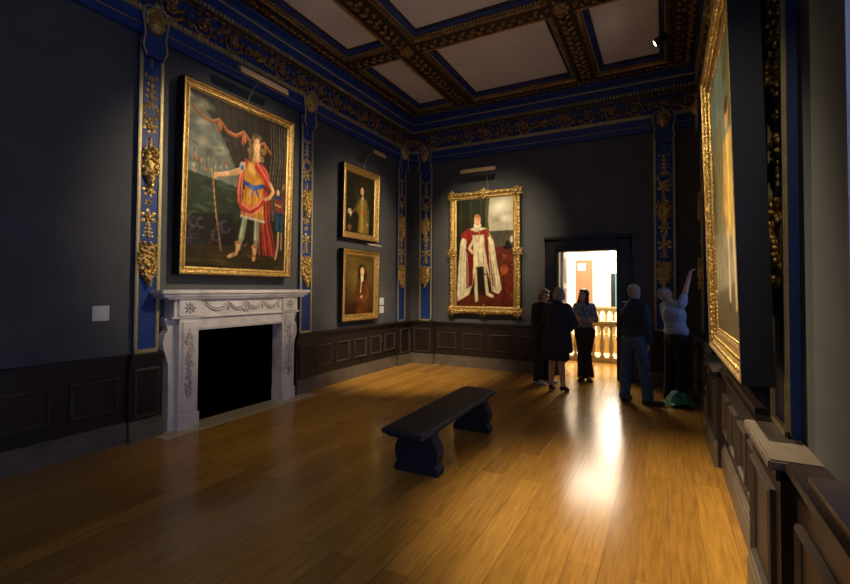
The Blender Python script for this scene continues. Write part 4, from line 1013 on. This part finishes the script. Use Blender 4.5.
        remeshed(m, 'skirt', bottom, e, .012, 3, .012, 9, 3)
    # top
    m = MB(); inf = parts.get('inf', .014); k2 = k
    if parts.get('coat'):
        n = 20; zb = hips.z - parts['coat']; sec = [(chest.z + .12, .17, .12, chest), (chest.z - .05, .18, .135, chest), (hips.z + .12, .185, .14, hips), (hips.z - .05, .215, .165, hips), (zb + .03, .24, .185, hips), (zb, .235, .18, hips)]
        vs = []
        for z, rx, ry, c_ in sec:
            for j in range(n):
                a = 2 * math.pi * j / n; vs.append((c_.x + rx * k * math.cos(a), c_.y + ry * k * math.sin(a), z))
        q = len(sec); m.add(vs, [(i * n + j, i * n + (j + 1) % n, (i + 1) * n + (j + 1) % n, (i + 1) * n + j) for i in range(q - 1) for j in range(n)] + [tuple(range(n)), tuple(range(q * n - 1, (q - 1) * n - 1, -1))])
    else:
        m.ball(hips + V((0, 0, .06)), (.158 * k2 + inf, .115 * k2 + inf, .14), 14)
        m.ball(hips.lerp(chest, .5), (.135 * k2 + inf, .105 * k2 + inf, .16), 14)
    m.ball(chest, (.16 * k2 + inf, .115 * k2 + inf, .18), 14)
    [cap(m, sh[s_].lerp(chest, .1), neck.lerp(chest, .22), .056 + inf * .6, .066 + inf * .5) for s_ in 'lr']; cap(m, chest + V((0, 0, .1)), neck + V((0, 0, -.015)), .095, .064 + (.012 if parts.get('collar') else 0))
    for s in 'lr':
        sl = parts.get('sleeve', 1.0)
        cap(m, sh[s], el[s] if sl > .5 else sh[s].lerp(el[s], .55), .050 + inf, .041 + inf)
        if sl > .5: cap(m, el[s], el[s].lerp(wr[s], .94 if sl >= 1 else .55), .043 + inf, .033 + inf)
    remeshed(m, parts.get('topname', 'shirt'), top, e, .010, 3, .009, 11, 7)
    for s in 'lr':
        m = MB(); a = an[s]; t = toe[s]; d_ = (t - a); d_.z = 0; d_.normalize(); hl = a - d_ * .045
        gz = parts.get('lift', 0)
        if parts.get('heels'):
            cap(m, (hl.x, hl.y, .075), (t.x, t.y, .022), .028, .030); m.ball((t.x, t.y, .020), (.036, .04, .020), 8); m.tube([(hl.x, hl.y, .07), (hl.x, hl.y, .004)], [.016, .009], 8); m.ball(a + V((0, 0, -.03)), .036, 8)
        else:
            cap(m, (hl.x, hl.y, .045), (t.x, t.y, .036), .042, .036); m.ball((t.x + d_.x * .03, t.y + d_.y * .03, .032), (.045, .045, .030), 10); m.ball(a + V((0, 0, -.025)), .047, 10)
            for tt in [i / 8 for i in range(9)]:
                c_ = hl.lerp(t + d_ * .03, tt); m.ball((c_.x, c_.y, .014), (.045, .045, .013), 8)
        remeshed(m, 'shoe', shoes, e, .008, 2)
    return e
def loc2(face, dx, dy, z):   # world offset to figure's local axes
    a = -R(face); return (dx * math.cos(a) - dy * math.sin(a), dx * math.sin(a) + dy * math.cos(a), z)

# woman in patterned blouse, arms folded
person((3.70, -.22, 0), 4, dict(build=.86, head=(-.012, -.02, 1.535), neck=(0, .01, 1.41), hrot=(-8, 4, -30), shl=(.135, 0, 1.345), shr=(-.135, 0, 1.345), chest=(0, 0, 1.22), hips=(.01, 0, .93),
    ell=(.20, -.04, 1.10), elr=(-.20, -.04, 1.10), wrl=(-.02, -.20, 1.12), wrr=(.04, -.165, 1.09), hdl=(-.9, .1, .25), hdr=(.9, .05, .1), pnl=(0, 1, -.1), pnr=(0, 1, 0),
    knl=(.055, -.02, .50), knr=(-.045, -.01, .50), anl=(.075, .02, .085), anr=(-.035, .02, .085), toel=(.11, -.11, .035), toer=(-.06, -.11, .035)),
    'woman with long brown hair, patterned blue blouse and black trousers, arms folded', BLOUSE, CBLK, SHOE, HAIRD, 'long', dict(tall=.975, bottom='trousers', flare=.088, sleeve=1, inf=.008, topname='blouse'))
# woman at the left with trainers
person((3.10, -.80, 0), 62, dict(build=1.0, head=(.01, -.04, 1.545), neck=(0, -.01, 1.42), hrot=(14, 0, -14),
    ell=(.21, -.02, 1.10), elr=(-.21, -.02, 1.10), wrl=(.12, -.19, 1.0), wrr=(-.10, -.20, 1.02), hdl=(-.6, -.7, 0), hdr=(.6, -.7, 0), pnl=(0, 0, -1), pnr=(0, 0, -1),
    knl=(.10, -.03, .49), knr=(-.09, -.01, .49), anl=(.13, .03, .085), anr=(-.10, .02, .085), toel=(.15, -.11, .035), toer=(-.12, -.12, .035)),
    'person with light brown hair, dark clothes and pale trainers, leftmost at the doorway', CBLK, CBLK, TRAIN, HAIRB, 'bob', dict(tall=.96, bottom='trousers', flare=.082, inf=.03, topname='jacket'))
# woman in navy coat seen from behind
person((3.46, -1.28, 0), 168, dict(build=1.06, head=(.0, -.05, 1.56), neck=(0, -.02, 1.43), hrot=(12, 0, 30), hips=(0, .02, .95), chest=(0, -.01, 1.24),
    ell=(.25, -.04, 1.10), elr=(-.25, -.04, 1.10), wrl=(.10, -.17, 1.02), wrr=(-.10, -.17, 1.00), hdl=(-.9, -.1, .1), hdr=(.9, -.1, .1), pnl=(0, 0, -1), pnr=(0, 0, -1),
    knl=(.09, 0, .50), knr=(-.06, 0, .50), anl=(.10, .02, .115), anr=(-.10, .03, .115), toel=(.11, -.10, .03), toer=(-.12, -.10, .03)),
    'grey haired woman in a long navy coat and heeled shoes, back turned', CNAVY, CBLK, CBLK, HAIRG, 'bob', dict(tall=.97, bottom='skirt', coat=.30, inf=.03, topname='coat', heels=True, collar=True))
# man in navy jacket and jeans
f = 140
person((4.58, -1.44, 0), f, dict(build=1.08, head=loc2(f, .01, .02, 1.565), neck=loc2(f, .0, 0, 1.44), hrot=(-14, 0, 16), hips=loc2(f, .0, 0, .94), chest=loc2(f, -.01, 0, 1.25),
    shl=loc2(f, -.12, .10, 1.36), shr=loc2(f, .12, -.11, 1.36), ell=loc2(f, -.17, .16, 1.12), elr=loc2(f, .165, -.13, 1.12), wrl=loc2(f, .05, .28, 1.02), wrr=loc2(f, .185, -.06, .88),
    hdl=loc2(f, .8, .4, -.1), hdr=loc2(f, .05, .12, -1), pnl=(0, 0, -1), pnr=loc2(f, -1, .3, 0),
    knl=loc2(f, -.11, .03, .50), knr=loc2(f, .13, -.02, .50), anl=loc2(f, -.13, .03, .085), anr=loc2(f, .18, -.05, .085), toel=loc2(f, -.09, .16, .035), toer=loc2(f, .32, -.06, .035)),
    'grey haired man in navy jacket and blue jeans, back turned, looking up to the right', CNAVJ, JEANS, SHOE, HAIRG, 'short', dict(bottom='trousers', flare=.078, inf=.026, topname='jacket', collar=True))
# man reaching up
f = 128
person((5.09, -1.02, 0), f, dict(build=1.12, head=loc2(f, -.10, .0, 1.535), neck=loc2(f, -.04, 0, 1.43), hrot=(-38, 0, 8), hips=loc2(f, .03, 0, .95), chest=loc2(f, .0, 0, 1.24),
    shl=loc2(f, -.12, .11, 1.37), shr=loc2(f, .10, -.10, 1.40), ell=loc2(f, -.10, .20, 1.12), elr=loc2(f, .15, -.07, 1.59), wrl=loc2(f, .08, .26, 1.04), wrr=loc2(f, .20, -.03, 1.79),
    hdl=loc2(f, .8, .3, 0), hdr=loc2(f, .25, .1, 1), pnl=(0, 0, -1), pnr=loc2(f, 1, .3, 0), curl=.9,
    knl=loc2(f, -.06, .08, .50), knr=loc2(f, .09, -.05, .50), anl=loc2(f, -.07, .09, .085), anr=loc2(f, .10, -.06, .085), toel=loc2(f, .06, .16, .035), toer=loc2(f, .23, -.02, .035)),
    'man in a pale blue tee shirt reaching up with one arm, by the right wall', TEE, CBLK, SHOE, HAIRG, 'short', dict(bottom='trousers', flare=.075, inf=.018, sleeve=.3, topname='tee_shirt'))

# green bag on the floor
bg = empty('carrier_bag', (5.12, -1.42, 0), R(10)); tag(bg, 'crumpled green bag lying on the floor behind the man in jeans', 'bag')
vs = []; fs = []; n = 26
for i in range(n):
    for j in range(n):
        u, v = i / (n - 1), j / (n - 1)
        x = (u - .5) * .30 + .10 * (1 - v) * .6; y = v * .36 - .10
        prof_ = math.sin(math.pi * u) ** .6 * math.sin(math.pi * min(1, v * .92 + .06)) ** .6
        z = .004 + .21 * prof_ * (.75 + .6 * noise.noise(Vector((u * 5, v * 5, 1)))) + .03 * abs(noise.noise(Vector((u * 13, v * 11, 4)))) * prof_
        vs.append((x + .03 * noise.noise(Vector((u * 4, v * 4, 8))), y, z))
for i in range(n - 1):
    for j in range(n - 1): fs.append((i * n + j, (i + 1) * n + j, (i + 1) * n + j + 1, i * n + j + 1))
o = MB().add(vs, fs).build('bag_body', mat('green_plastic', (.03, .27, .17), .4, var=.15), bg, True)
sm = o.modifiers.new('thickness', 'SOLIDIFY'); sm.thickness = .004
MB().tube([(.06, .18, .06), (.12, .20, .11), (.20, .16, .10), (.22, .08, .03), (.16, .05, .015)], .010, 6, flat=.4).build('handle', mat('pale_green_strap', (.35, .48, .45), .5), bg, True)
